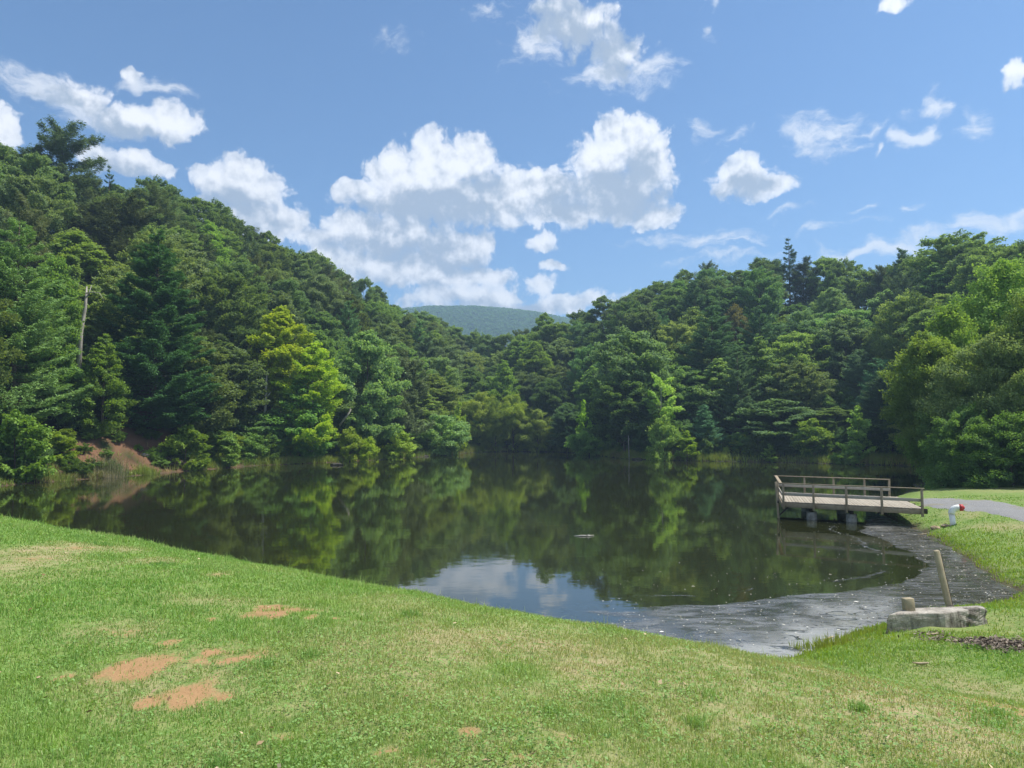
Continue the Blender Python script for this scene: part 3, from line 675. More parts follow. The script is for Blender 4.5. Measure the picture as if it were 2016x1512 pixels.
special('sapling', 1690, 90.5, 797, 62, 'pale light green slender tree at the waterline across from the dock', (.85, 1.0, 1.6))
special('sapling', 1513, 95.5, 872, 26, 'tiny pale sapling in the shore grass of the right bank', (.55, .65, .9))
special('shrub1', 1668, 89.6, 884, 52, 'round pale green bush at the waterline across from the dock', (1.0, 1.2, 1.2))
special('shrub2', 1598, 95, 822, 80, 'light green tiered small tree on the right shore', (1.1, 1.15, .9))
# the near grove at the right end of the dock
special('nearlean', 1890, 54, 652, 175, 'yellowish vine draped tree leaning over the pond beyond the dock', (1.1, 1.05, .9), rz=0)
special('near1', 1880, 56, 592, 175, 'sunlit green tree spreading above the vine draped tree', (1.15, 1.2, .95))
special('near2', 1892, 51, 752, 118, 'dark leafy tree overhanging the water behind the dock', (.9, 1.0, .9))
special('near1', 1995, 58, 503, 220, 'tallest bright green tree of the grove at the right edge', (1.15, 1.15, .9))
special('near2', 1968, 48, 655, 185, 'olive grey tree with dull brownish leaves at the right edge', (1.35, 1.2, 1.35))
special('near1', 2065, 47, 556, 200, 'yellow green tree cut off by the right edge of the view', (1.3, 1.2, .95))
special('near3', 1895, 46.5, 800, 140, 'low dark green foliage at the foot of the right grove', (.95, 1.1, 1.0))
special('near3', 1988, 44, 815, 170, 'lowest broad dark tree behind the gravel path', (.95, 1.1, .9))
special('near2', 1868, 68, 760, 90, 'deep green shore tree glimpsed behind the vine draped tree', (.9, 1.05, 1.0))
special('near3', 1880, 49.5, 872, 62, 'dark bush dipping into the pond past the dock', (.85, 1.0, .9))

# skyline trees
sk = 0
for px in list(range(-90, 880, 38)) + list(range(880, 1110, 24)) + list(range(1110, 2130, 40)):
    px = px + RNG.uniform(-10, 10)
    if 85 < px < 130 or 1535 < px < 1600: continue
    Dr = float(np.interp(px, SKY[:, 0], SKY[:, 2])) + RNG.uniform(-4, 6)
    top = float(skyline(px)) + RNG.uniform(-12, 14)
    side = 'left' if px < 870 else 'valley' if px < 1110 else 'right'
    kd = RNG.choice(['oak1', 'oak2', 'oak3', 'scrub1'], p=[.36, .24, .28, .12])
    x = atY(px, HZ, Dr)[0]; z = gz1(x, Dr); h = atY(px, top, Dr)[2] - z
    if not 6 < h < 28: continue
    nm = 'dark scrub pine' if kd == 'scrub1' else 'rounded oak'
    plant(kd, x, Dr, z - .2, h, RNG.uniform(8, 11) * (.75 if kd == 'scrub1' else 1), f'{nm} along the {side} ridge line against the ' + ('far mountain' if side == 'valley' else 'sky'), f'{nm}s on the {side} ridge', tuple(np.array([1.0, 1.0, 1.0]) * RNG.uniform(.85, 1.2)))

# the rest of the woods on the slopes
cnt = 0; tries = 0
SP = np.array([(a, b, c, d) for a, b, c, d in SPECIAL], float)
while cnt < 235 and tries < 9000:
    tries += 1
    px = RNG.uniform(-110, 2120)
    if 890 < px < 1110 and RNG.random() < .3: continue
    ds = float(np.interp(px, SHD[:, 0], SHD[:, 1])); dr = float(np.interp(px, SKY[:, 0], SKY[:, 2]))
    t = RNG.random(); y = ds + 7 + (dr - ds - 7) * t
    x = atY(px, HZ, y)[0]
    if pond_sd(np.array([x]), np.array([y]))[0] < 2.0: continue
    if any((x - a) ** 2 + (y - b) ** 2 < (5.6 if t < .3 else 6.3) ** 2 for a, b, c in TREES): continue
    if 165 < px < 435 and y < 82 or 455 < px < 680 and y < 98: continue
    z = gz1(x, y); side = 'left' if px < 960 else 'right'
    if px > 1740 and y < 62 or 140 < px < 350 and y < ds + 12: continue
    h = RNG.uniform(12, 17.5) if t > .25 else RNG.uniform(8, 14)
    if 880 < px < 1130: h = RNG.uniform(9, 14)
    topy = proj(x, y, z + h)[1]; lim = skyline(px) + 14
    while topy < lim and h > 6: h -= .5; topy = proj(x, y, z + h)[1]
    if topy < lim - 4: continue
    # keep clear of the trees one can tell apart
    m_ = (np.abs(SP[:, 0] - px) < SP[:, 2] * .5 + 22) & (SP[:, 1] > y - 1)
    if m_.any() and topy < SP[m_, 3].max() + 45: 
        h *= .55; topy = proj(x, y, z + h)[1]
        if topy < SP[m_, 3].max() + 45: continue
    r = RNG.random()
    if side == 'left':
        kd = 'scrub2' if r < .10 else 'scrub1' if r < .18 else 'pine2' if r < .25 else 'tulip1' if r < .36 else 'tulip2' if r < .44 else 'oak1' if r < .66 else 'oak2' if r < .85 else 'oak3'
    else:
        kd = 'pine1' if r < .07 else 'pine2' if r < .18 else 'scrub1' if r < .23 else 'tulip1' if r < .34 else 'tulip2' if r < .40 else 'oak1' if r < .62 else 'oak2' if r < .82 else 'oak3'
    sp_ = {'o': 'rounded dark oak', 't': 'lighter green tulip tree', 'p': 'pointed white pine', 's': 'scraggly scrub pine'}[kd[0]]
    zone = 'lower slope' if t < .36 else 'middle slope' if t < .7 else 'upper slope'
    if 880 < px < 1110: zone, side = 'floor', 'valley'; where = 'crowded on the valley floor beyond the cove'
    else: where = f'crowded on the {zone} of the {side} hill'
    tn = np.array([1, 1, 1]) * RNG.uniform(.8, 1.25) * np.array([RNG.uniform(.88, 1.15), 1, RNG.uniform(.9, 1.3)])
    if RNG.random() < .05: tn = tn * np.array([1.2, 1.05, .9])
    if side == 'right': tn = tn * np.array([.92, 1, 1.1])
    plant(kd, x, y, z - .2, h, RNG.uniform(7.5, 10.5) * (.8 if kd[0] in 'ps' else 1), f'{sp_} {where}', f'{sp_}s, {zone}, {side}', tuple(tn))
    cnt += 1
print('slope trees', cnt, tries)
un = 0
for _ in range(900):
    if un >= 60: break
    px = RNG.uniform(-60, 2050); ds = float(np.interp(px, SHD[:, 0], SHD[:, 1])); y = ds + RNG.uniform(5, 26); x = atY(px, HZ, y)[0]
    if px > 1740 and y < 62 or 140 < px < 350 and y < ds + 11 or pond_sd(np.array([x]), np.array([y]))[0] < 2.5: continue
    if any((x - a) ** 2 + (y - b) ** 2 < 2.8 ** 2 for a, b, c in TREES): continue
    m_ = (np.abs(SP[:, 0] - px) < SP[:, 2] * .5 + 8) & (SP[:, 1] > y - 1)
    z = gz1(x, y); h = RNG.uniform(2.5, 5.5)
    if m_.any() and proj(x, y, z + h)[1] < SP[m_, 3].max() + 60: continue
    side = 'left' if px < 920 else 'right'
    plant('shrub3', x, y, z - .2, h, h * RNG.uniform(1.1, 1.6), f'leafy understory bush in the shade under the trees of the {side} hill', f'understory bushes, {side} hill', tuple(np.array([.8, .95, .85]) * RNG.uniform(.8, 1.2))); un += 1


# shrubs lining the shore
sh = 0
px = -60
while px < 1840:
    px += RNG.uniform(11, 27)
    ds = float(np.interp(px, SHD[:, 0], SHD[:, 1]))
    if 1130 < px < 1200 or 150 < px < 345: continue
    y = ds + RNG.uniform(3.0, 7.0); x = atY(px, HZ, y)[0]
    if pond_sd(np.array([x]), np.array([y]))[0] < .7: continue
    z = gz1(x, y)
    kd = RNG.choice(['shrub1', 'shrub2', 'shrub3', 'pine3'], p=[.34, .36, .22, .08]); side = 'left' if px < 920 else 'cove' if px < 1150 else 'right'
    h = RNG.uniform(1.3, 3.4) * (1.3 if kd == 'shrub3' else 1)
    b = RNG.random(); br = b < .36
    tn = np.array([1.4, 1.38, .8]) if br else np.array([.75, .88, .78]) * RNG.uniform(.8, 1.25)  # a random share of the shrubs gets a brighter, yellower leaf tint
    nm = ('bright yellow green' if br else 'dark green') + (' young pine' if kd == 'pine3' else ' leafy shrub')
    plant(kd, x, y, z - .1, h, h * RNG.uniform(.9, 1.35) * (.7 if kd == 'pine3' else 1), f'{nm} lining the waterline of the {side} ' + ('' if side == 'cove' else 'bank'), f'{nm}s, {side} shore', tuple(tn))
    sh += 1
print('shrubs', sh)
for _ in range(26):
    px = RNG.uniform(120, 350); y = float(np.interp(px, SHD[:, 0], SHD[:, 1])) + RNG.uniform(1.5, 9); x = atY(px, HZ, y)[0]
    if pond_sd(np.array([x]), np.array([y]))[0] < 1: continue
    h = RNG.uniform(.5, 1.3)
    plant('shrub1', x, y, gz1(x, y) - .05, h, h * RNG.uniform(1.2, 1.8), 'low weedy bush on the bare red clay bank under the pines', 'low bushes, red clay bank', tuple(np.array([.8, .95, .75]) * RNG.uniform(.8, 1.2)))

for px, Y, top, w, lab, tn in [(690, 97.5, 838, 50, 'bright yellow green shrub left of two others below the greyish oak', (1.6, 1.5, .8)), (728, 97, 858, 42, 'small glowing lime shrub right at the water below the greyish oak', (1.8, 1.7, .8)),
                               (790, 106, 845, 60, 'yellow green bush on the low left bank nearest the cove', (1.5, 1.5, .8)), (365, 75.5, 835, 80, 'sunlit leafy shrub beside the brush pile', (1.2, 1.3, .8)), (30, 57.5, 805, 110, 'sunlit leafy bush at the far left waterline', (1.0, 1.2, .8)),
                               (440, 82, 845, 70, 'pale green shrub on the bank below the woods, right of the brush pile', (1.0, 1.15, .9)), (500, 88, 850, 60, 'dense shrub at the foot of the pale sycamore trunk', (.8, 1.0, .8))]:
    special('shrub2', px, Y, top, w, lab, tn)

# bare dead stems
def snag(name, label, cat, pts, rad, branches, mat='deadwood'):
    o0 = np.array(pts[0], float); r = thing(name, label, cat, o0)
    mb = MB(); mb.tube(np.array(pts) - o0, rad, 8); obj('trunk', mb.mesh(name + ' trunk', M[mat], True), r)
    for bp, br in branches:
        mb = MB(); mb.tube(np.array(bp) - o0, br, 6); obj('branch', mb.mesh(name + ' branch', M[mat], True), r)
b0 = atY(156, 700, 73); zb = gz1(b0[0], 73)
p1, p2, p3 = atY(159, 655, 73), atY(168, 604, 73.2), atY(171, 564, 73)
snag('dead_tree', 'bare grey snag with a bent side limb left of the large white pine', 'dead tree', [(b0[0], 73, zb - .2), p1, p2, p3], [.25, .21, .16, .06],
     [([atY(170, 577, 73), atY(184, 575, 72.6), atY(196, 577, 72.4), atY(205, 592, 72.3)], [.065, .05, .035, .012]), ([atY(170, 585, 73), atY(176, 575, 73.2), atY(180, 562, 73.3)], [.07, .05, .02])])
q0 = atY(673, 832, 99); snag('fallen_trunk', 'pale fallen trunk leaning below the greyish oak', 'fallen tree', [atY(668, 838, 98.5), atY(684, 818, 98.5), atY(691, 806, 98.5)], [.16, .13, .08], [([atY(687, 813, 98.5), atY(690, 802, 98.3)], [.07, .03])])
x = atY(523, HZ, 93.4)[0]; snag('bare_trunk', 'thin pale bare trunk half hidden in the leaves of the bright sycamore', 'dead tree', [(x, 93.4, gz1(x, 93.4) - .3), atY(522, 800, 93.4), atY(525, 745, 93.6), atY(533, 690, 96)], [.20, .17, .13, .06],
     [([atY(523, 785, 93.4), atY(533, 772, 93.2)], [.08, .03]), ([atY(523, 780, 93.4), atY(512, 770, 93.2)], [.06, .03])], 'palebark')
x = atY(1236, HZ, 107)[0]; snag('bare_trunk', 'thin pale birch like stem on the right shore point', 'dead tree', [(x, 106, gz1(x, 106) - .2), atY(1237, 857, 106)], [.075, .04], [([atY(1236.5, 872, 106), atY(1240, 862, 106)], [.03, .015])], 'palebark')

# far mountain forest: one wooded mass
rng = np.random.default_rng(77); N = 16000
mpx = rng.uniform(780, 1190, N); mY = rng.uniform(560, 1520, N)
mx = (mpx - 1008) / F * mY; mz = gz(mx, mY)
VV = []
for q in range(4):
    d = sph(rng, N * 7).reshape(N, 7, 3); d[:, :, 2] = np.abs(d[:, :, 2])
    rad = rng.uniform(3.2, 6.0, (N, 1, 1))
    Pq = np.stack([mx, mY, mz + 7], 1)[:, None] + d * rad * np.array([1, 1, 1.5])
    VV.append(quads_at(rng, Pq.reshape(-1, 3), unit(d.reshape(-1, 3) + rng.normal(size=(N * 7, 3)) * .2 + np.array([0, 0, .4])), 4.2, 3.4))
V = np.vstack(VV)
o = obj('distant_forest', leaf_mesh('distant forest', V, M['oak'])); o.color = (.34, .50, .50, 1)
tag(o, 'hazy blue green forest covering the far mountain', 'forest', kind='stuff')
def inpoly(Pg, x, y):
    ins = np.zeros(x.shape, bool)
    for i_ in range(len(Pg)):
        ax, ay = Pg[i_]; bx, by = Pg[(i_ + 1) % len(Pg)]
        ins ^= ((ay > y) != (by > y)) & (x < (bx - ax) * (y - ay) / ((by - ay) or 1e-9) + ax)
    return ins

# ------------------------------------------------------------------ dock
def wood_mat(name, a, b, scale=5):
    m, k = material(name); tcn = k.node('ShaderNodeTexCoord').outputs['Object']
    n = k.noise(tcn, scale, 5, .65); f = k.noise(k.vm('MULTIPLY', tcn, (1, 1, 1)), 30, 3, .7)
    c = k.mix(k.ss(n, .3, .7), a, b); c = k.mix(k.math('MULTIPLY', k.island(), .45), c, tuple(np.array(b) * 1.25)); c = k.mix(k.ss(f, .58, .75), c, tuple(np.array(a) * .55))
    p = principled(k, c, .85, .2, k.bump(f, .4, .01)); k.l.new(p.outputs[0], k.out.inputs[0]); return m
M['plank'] = wood_mat('weathered plank', (.25, .22, .175), (.36, .32, .26))
M['timber'] = wood_mat('treated timber', (.17, .135, .09), (.30, .25, .175))
M['greywood'] = wood_mat('grey rail wood', (.26, .235, .195), (.37, .34, .29))
M['darktimber'] = wood_mat('dark timber', (.025, .022, .018), (.06, .05, .04))  # near black brown for joists, beams, braces and the backing board
ZD = .84
FL, FR, BL = at(1541, 987, ZD), at(1818, 1001, ZD), at(1531.5, 968, ZD)
ex = FR - FL; LX = np.linalg.norm(ex); ex /= LX; ey = BL - FL; LY = np.linalg.norm(ey); ey /= LY
BR = FL + ex * (LX - .35) + ey * LY
UP = np.array([0, 0, 1.])
dk = thing('fishing_dock', 'weathered wooden fishing dock with railings on concrete piers', 'dock', (FL[0], FL[1], 0)); O = np.array([FL[0], FL[1], 0])
def dp(u, v, z): return FL * np.array([1, 1, 0]) + ex * u + ey * v + UP * z - O
def part(name, mb, mat, parent=dk, bev=.006):
    o = obj(name, mb.mesh(name, M[mat] if isinstance(mat, str) else mat), parent)
    if bev: bevel(o, bev, 1)
    return o
mb = MB(); u = .07; r_ = np.random.default_rng(5)
while u < LX - .02:
    mb.box(dp(u, -.03 + r_.uniform(-.02, .01), ZD - .02 + r_.uniform(-.004, .004)), dp(u, LY + .03, ZD - .02 + r_.uniform(-.004, .004)), .132, .04); u += .145
part('deck', mb, 'plank')
for v in (.04, LY - .04):
    mb = MB(); mb.box(dp(0, v - (.05 if v < 1 else -.05), ZD - .16), dp(LX, v - (.05 if v < 1 else -.05), ZD - .16), .05, .22); part('fascia', mb, 'timber')
mb = MB(); mb.box(dp(-.03, .0, ZD - .16), dp(-.03, LY, ZD - .16), .05, .22); part('fascia', mb, 'timber')
for v in np.linspace(.45, LY - .45, 5):
    mb = MB(); mb.box(dp(.05, v, ZD - .165), dp(LX + .25, v, ZD - .165), .06, .23); part('joist', mb, 'darktimber')
pu = [(1605 - 1541) / 277 * LX * .98, (1685 - 1541) / 277 * LX]
for uu in pu:
    mb = MB(); mb.box(dp(uu, .3, ZD - .38), dp(uu, LY - .3, ZD - .38), .16, .18); part('cross_beam', mb, 'darktimber')
m, k = material('pier concrete'); tcn = k.node('ShaderNodeTexCoord').outputs['Object']; n = k.noise(tcn, 3, 6, .7)
p = principled(k, k.mix(k.ss(n, .35, .65), (.20, .19, .17), (.42, .41, .38)), .9, .2, k.bump(n, .5, .02)); k.l.new(p.outputs[0], k.out.inputs[0]); M['concrete'] = m
for uu in pu:
    for v in (.55, LY - 1.6):
        mb = MB(); mb.tube([dp(uu, v, -2), dp(uu, v, .15), dp(uu, v, ZD - .47)], [.24, .235, .23], 20); part('pier', mb, 'concrete', bev=0)
RH = .86
upos = [.03, LX * .235, LX * .475, LX * .722, LX - .06]
def post(u, v, z0, z1, mat='timber', w=.10):
    mb = MB(); mb.box(dp(u, v, z0), dp(u, v, z1), w, w * .9, up=ey); part('post', mb, mat)
for q, u in enumerate(upos): post(u, -.105, ZD - .36, ZD + RH)
for u in [.0, LX * .24, LX * .49, LX * .745, LX - .35]: post(u, LY + .105, ZD - .36, ZD + RH)
post(-.105, LY * .5, ZD - .36, ZD + RH)
def rail(a, b, z, w, h, mat='timber', va=-.02, tilt=0):
    mb = MB(); mb.box(dp(*a, z), dp(*b, z + tilt), w, h); part('rail', mb, mat, bev=.004)
rail((-.2, -.09), (LX + .05, -.09), ZD + RH + .02, .11, .035, 'timber')
rail((-.2, LY + .09), (LX - .3, LY + .09), ZD + RH + .02, .15, .04, 'timber')
rail((-.09, .0), (-.09, LY), ZD + RH + .024, .15, .04, 'timber')
rail((-.05, -.035), (LX, -.035), ZD + .36, .035, .14, 'greywood')
rail((-.05, LY + .035), (LX - .32, LY + .035), ZD + .36, .035, .14, 'greywood')
rail((-.035, .05), (-.035, LY - .05), ZD + .36, .035, .14, 'greywood')
mb = MB(); mb.box(dp(-.16, LY * .25, -.5), dp(-.2, .05, ZD + .0), .09, .09, up=ex); part('brace', mb, 'darktimber')
mb = MB(); mb.box(dp(-.16, .12, -.9), dp(-.30, .16, ZD + RH + .06), .10, .10, up=ey); part('mooring_post', mb, 'timber')
mb = MB(); mb.box(dp(-.22, .14, .1), dp(.25, .14, ZD - .28), .07, .07, up=ey); part('brace', mb, 'darktimber')

# gravel path
up_ = [(1815, 981), (1850, 981), (1890, 981), (1940, 984), (1980, 990), (2016, 998), (2080, 1012), (2180, 1040)]
lo_ = [(1818, 998), (1850, 1001), (1890, 1004), (1940, 1010), (1980, 1018), (2016, 1028), (2080, 1048), (2180, 1085)]
V = []; nc = 14
A = [hit(*q) for q in up_]; B = [hit(*q) for q in lo_]
tt = np.linspace(0, len(A) - 1, 60)
for t in tt:
    q = min(int(t), len(A) - 2); f = t - q; pa = A[q] * (1 - f) + A[q + 1] * f; pb = B[q] * (1 - f) + B[q + 1] * f
    for c_ in np.linspace(0, 1, nc):
        p_ = pa * (1 - c_) + pb * c_; e_ = min(c_, 1 - c_)
        jit = (fbm(np.array([p_[0] * 1.5]), np.array([p_[1] * 1.5]), 3)[0] - .5) * .5
        p_ = p_ + (pb - pa) / np.linalg.norm(pb - pa) * jit
        V.append((p_[0], p_[1], gz1(p_[0], p_[1]) + .035 * min(1, e_ * 8) - .004))
ii = np.arange(59)[:, None] * nc + np.arange(nc - 1)[None]
m, k = material('gravel'); pos = k.pos(); n = k.noise(pos, 14, 5, .75); n2 = k.noise(pos, .8, 3)
vo = k.node('ShaderNodeTexVoronoi'); k.put(vo.inputs['Vector'], pos); vo.inputs['Scale'].default_value = 28
c = k.mix(k.ss(n, .3, .7), (.12, .122, .125), (.25, .25, .248)); c = k.mix(vo.outputs['Distance'], c, (.25, .25, .25)); c = k.mix(k.math('MULTIPLY', k.ss(n2, .5, .65), .5), c, (.20, .18, .10))
p = principled(k, c, .95, .1, k.bump(n, .8, .03)); k.l.new(p.outputs[0], k.out.inputs[0])
o = obj('path', np_mesh('path', np.array(V), [np.stack([ii, ii + nc, ii + nc + 1, ii + 1], -1).reshape(-1, 4)], m, True)); tag(o, 'grey gravel path leading to the dock', 'path', kind='structure')
PATH = np.array([q[:2] for q in A] + [q[:2] for q in B[::-1]])

# ------------------------------------------------------------------ standpipe
m, k = material('white plastic pipe'); tcn = k.node('ShaderNodeTexCoord').outputs['Object']; n = k.noise(tcn, 5, 4, .6)
p = principled(k, k.mix(k.ss(n, .4, .8), (.80, .80, .78), (.62, .61, .56)), .4, .4); k.l.new(p.outputs[0], k.out.inputs[0]); M['pvc'] = m
m, k = material('red cap'); p = principled(k, (.45, .03, .035), .5, .4); k.l.new(p.outputs[0], k.out.inputs[0]); M['red'] = m
pb = hit(1878, 1032); PY = pb[1]
e1 = atY(1873.5, 1012, PY); e2 = atY(1889, 999.5, PY - .1); e3 = atY(1896, 999.5, PY - .15)
pr_ = 5.2 / F * PY
sp_ = thing('standpipe', 'white plastic pipe with a bent top and red cap standing on the grass bank', 'pipe', pb)
mb = MB(); mb.tube([pb - pb + (0, 0, -.3), (e1 - pb)], [pr_, pr_], 18); obj('pipe', mb.mesh('pipe', M['pvc'], True), sp_)
cen = e1 - pb; tgt = e2 - pb; mb = MB(); arc = []
upv = unit(cen); 
for t in np.linspace(0, 1, 9):
    c1 = cen + upv * .20; arc.append((1 - t) ** 2 * cen + 2 * t * (1 - t) * np.array([cen[0] + .01, cen[1], tgt[2]]) + t * t * tgt)
mb.tube(arc, [pr_ * 1.14] * 9, 18); obj('elbow', mb.mesh('elbow', M['pvc'], True), sp_)
mb = MB(); mb.tube([tgt - (tgt - arc[-2]) * .1, e3 - pb], [pr_ * 1.25, pr_ * 1.22], 18); mb.tube([e3 - pb, (e3 - pb) + (.05, -.02, 0)], [pr_ * .9, pr_ * .5], 12); obj('cap', mb.mesh('cap', M['red'], True), sp_)

# ------------------------------------------------------------------ rocks
def rock_mesh(name, seed, sx_, sy_, sz_, mat, sub=3, rough=.25):
    import bmesh
    bm = bmesh.new(); bmesh.ops.create_icosphere(bm, subdivisions=sub, radius=1); rg = np.random.default_rng(seed)
    pl = sph(rg, 10)
    for v in bm.verts:
        c_ = np.array(v.co); s_ = 1.
        for n_ in pl: s_ = min(s_, .78 / max(1e-3, float(c_ @ n_)) if c_ @ n_ > .78 else s_)
        s_ *= 1 + rough * (vnoise(np.array([c_[0] * 3 + seed]), np.array([c_[1] * 3 + c_[2] * 2]))[0] - .5)
        v.co = Vector(c_ * s_ * np.array([sx_, sy_, sz_]))
    me = bpy.data.meshes.new(name); bm.to_mesh(me); bm.free(); me.materials.append(mat); return me
def stone_mat(name, a, b):
    m, k = material(name); tcn = k.node('ShaderNodeTexCoord').outputs['Object']; n = k.noise(tcn, 7, 6, .7)
    p = principled(k, k.mix(k.ss(n, .3, .7), a, b), .9, .15, k.bump(n, .6, .03)); k.l.new(p.outputs[0], k.out.inputs[0]); return m
M['tan'] = stone_mat('tan stone', (.28, .20, .12), (.48, .37, .25)); M['grey'] = stone_mat('grey stone', (.16, .15, .13), (.36, .35, .32))
for px, py, w, hh, rz, lab, mt in [(1864, 1036, .30, .07, .5, 'long flat tan stone at the foot of the white pipe', 'tan'), (1841, 1042, .22, .12, -.2, 'squarish tan stone lower on the bank, nearer the water', 'tan'),
                                   (310, 893, .95, .35, .1, 'pale grey slab of rock above the brush pile on the left shore', 'grey'), (288, 897, .6, .22, .6, 'smaller pale rock beside the grey slab on the left shore', 'grey')]:
    q = hit(px, py); o = obj('stone', rock_mesh('stone', int(px), w, w * .6, hh, M[mt])); o.location = (q[0], q[1], q[2] + hh * .3); o.rotation_euler = (.05, .08, rz); tag(o, lab, 'stone')
for px, py, w, lab in [(662, 916, .8, 'dark rock breaking the water below the sycamores'), (836, 899, .7, 'dark clump of stone at the end of the left bank'), (1255, 905, .9, 'dark snag stone on the right shore point')]:
    q = at(px, py, 0); o = obj('stone', rock_mesh('stone', int(px), w, w * .5, .28, M['darkstone'] if 'darkstone' in M else M.setdefault('darkstone', stone_mat('dark stone', (.03, .028, .02), (.10, .09, .07))))); o.location = (q[0], q[1], .05); tag(o, lab, 'stone')

# ------------------------------------------------------------------ concrete block and posts by the water
BZ = .66
topo = [at(1750, 1209, BZ), at(1802, 1207, BZ), at(1860, 1206.5, BZ), at(1888, 1203, BZ), at(1915, 1199, BZ), at(1937, 1195, BZ), at(1925, 1192, BZ - 0), at(1870, 1193.5, BZ), at(1795, 1197, BZ), at(1772, 1202, BZ)]
topo = np.array(topo)[:, :2]; cen = topo.mean(0)
m, k = material('old concrete'); pos = k.node('ShaderNodeTexCoord').outputs['Object']
n = k.noise(pos, 4, 8, .75); f = k.noise(pos, 30, 4, .8); big = k.noise(pos, 1.6, 4, .6)
c = k.mix(k.ss(n, .35, .65), (.26, .235, .20), (.50, .465, .405)); c = k.mix(k.ss(f, .55, .7), c, (.52, .49, .43)); c = k.mix(k.ss(k.noise(k.vm('MULTIPLY', pos, (1, 1, .3)), 3, 6, .7), .5, .66), c, (.13, .115, .098))
p = principled(k, c, .95, .1, k.bump(k.math('ADD', n, k.math('MULTIPLY', f, .6)), .9, .05)); k.l.new(p.outputs[0], k.out.inputs[0])
import bmesh
bm = bmesh.new(); zs = [-.1, .30, .42, .55, BZ]
rings = []
for zi, z in enumerate(zs):
    ring = []
    for q, pt in enumerate(topo):
        d_ = pt - cen; gr = 1 + (.05 if z < BZ else 0) + (.03 if z < .35 else 0)
        jz = 0 if zi in (0,) else 0
        ring.append(bm.verts.new((d_[0] * gr, d_[1] * gr, z)))
    rings.append(ring)
for a, b in zip(rings, rings[1:]):
    for q in range(len(topo)): bm.faces.new((a[q], a[(q + 1) % len(topo)], b[(q + 1) % len(topo)], b[q]))
bm.faces.new(rings[-1]); bm.faces.new(rings[0][::-1])
bmesh.ops.triangulate(bm, faces=[f_ for f_ in bm.faces if len(f_.verts) > 4])
bmesh.ops.subdivide_edges(bm, edges=bm.edges[:], cuts=3, use_grid_fill=True)
bmesh.ops.recalc_face_normals(bm, faces=bm.faces[:])
bm.normal_update()
for v in bm.verts:
    x_, y_, z_ = v.co; rough_ = .008 + .045 * float(sstep(.15, .6, np.array(x_))) * (1 if z_ < BZ - .01 else .35)
    dlt = (fbm(np.array([x_ * 4 + z_ * 5]), np.array([y_ * 4 + z_ * 7]), 3)[0] - .5) * 2 * rough_
    v.co += v.normal * dlt
print('block ground', gz(topo[:, 0], topo[:, 1]).round(2))
me = bpy.data.meshes.new('concrete block'); bm.to_mesh(me); bm.free(); me.materials.append(m)
cb_ = obj('concrete_block', me, loc=(cen[0], cen[1], 0)); bevel(cb_, .025, 2); tag(cb_, 'broken grey concrete block at the pond edge with a rough chipped end', 'concrete block')
M['post'] = wood_mat('weathered post', (.21, .175, .115), (.35, .30, .205), 3)
pt = at(1872, 1191, BZ); tp = atY(1847.5, 1085, pt[1] + .02)
t0 = thing('wooden_post', 'tall leaning weathered post behind the concrete block', 'post', (pt[0], pt[1] + .08, 0))
loc0 = np.array([pt[0], pt[1] + .08, 0]); top = tp - loc0 + np.array([0, .08, 0]); bot = top * 0 + np.array([pt[0], pt[1] + .08, BZ]) - loc0; dr_ = unit(top - bot); bot = bot - dr_ * 1.0
wv_ = np.array([1., 0, 0])
mb = MB(); mb.box(bot, top, .104, .10, up=(0, -1, 0)); part('post', mb, 'post', t0, .012)
mb = MB(); mb.box(bot + wv_ * .068 + (0, .02, 0), top - dr_ * .07 + wv_ * .068 + (0, .02, 0), .028, .08, up=(0, -1, 0)); part('backing_board', mb, 'darktimber', t0, .004)
st = at(1791, 1201.5, BZ)
s0 = thing('wooden_stub', 'short sawn off post stub standing on the concrete block', 'post stub', st)
mb = MB(); mb.box((0, 0.02, -.04), (-.02, .03, .235), .185, .16, up=(0, -1, 0)); part('stub', mb, 'post', s0, .006)

# ------------------------------------------------------------------ brush pile, reeds, sticks
rg = np.random.default_rng(9)
q = at(332, 922, .3); bz = gz1(q[0], q[1])
mb = MB()
for _ in range(260):
    a = rg.uniform(0, 6.28); r_ = min(1.3, abs(rg.normal())) * .75; c_ = np.array([math.cos(a) * r_ * 1.6, math.sin(a) * r_, max(0, .95 - r_ * .6) * rg.random() + .05]); d_ = unit(rg.normal(size=3) * np.array([1, .6, .35])); L_ = rg.uniform(.5, 1.5)
    mb.tube([c_ - d_ * L_ / 2, c_ + (0, 0, .08), c_ + d_ * L_ / 2], [.03, .035, .012], 4, False)
M['twig'] = bark_mat('dark twigs', (.035, .028, .02), (.12, .10, .08), 9)
o = obj('brush_pile', mb.mesh('brush pile', M['twig'])); o.location = (q[0], q[1], bz); tag(o, 'dark brush pile of dead twigs on the left shore below the grey slab', 'brush pile')
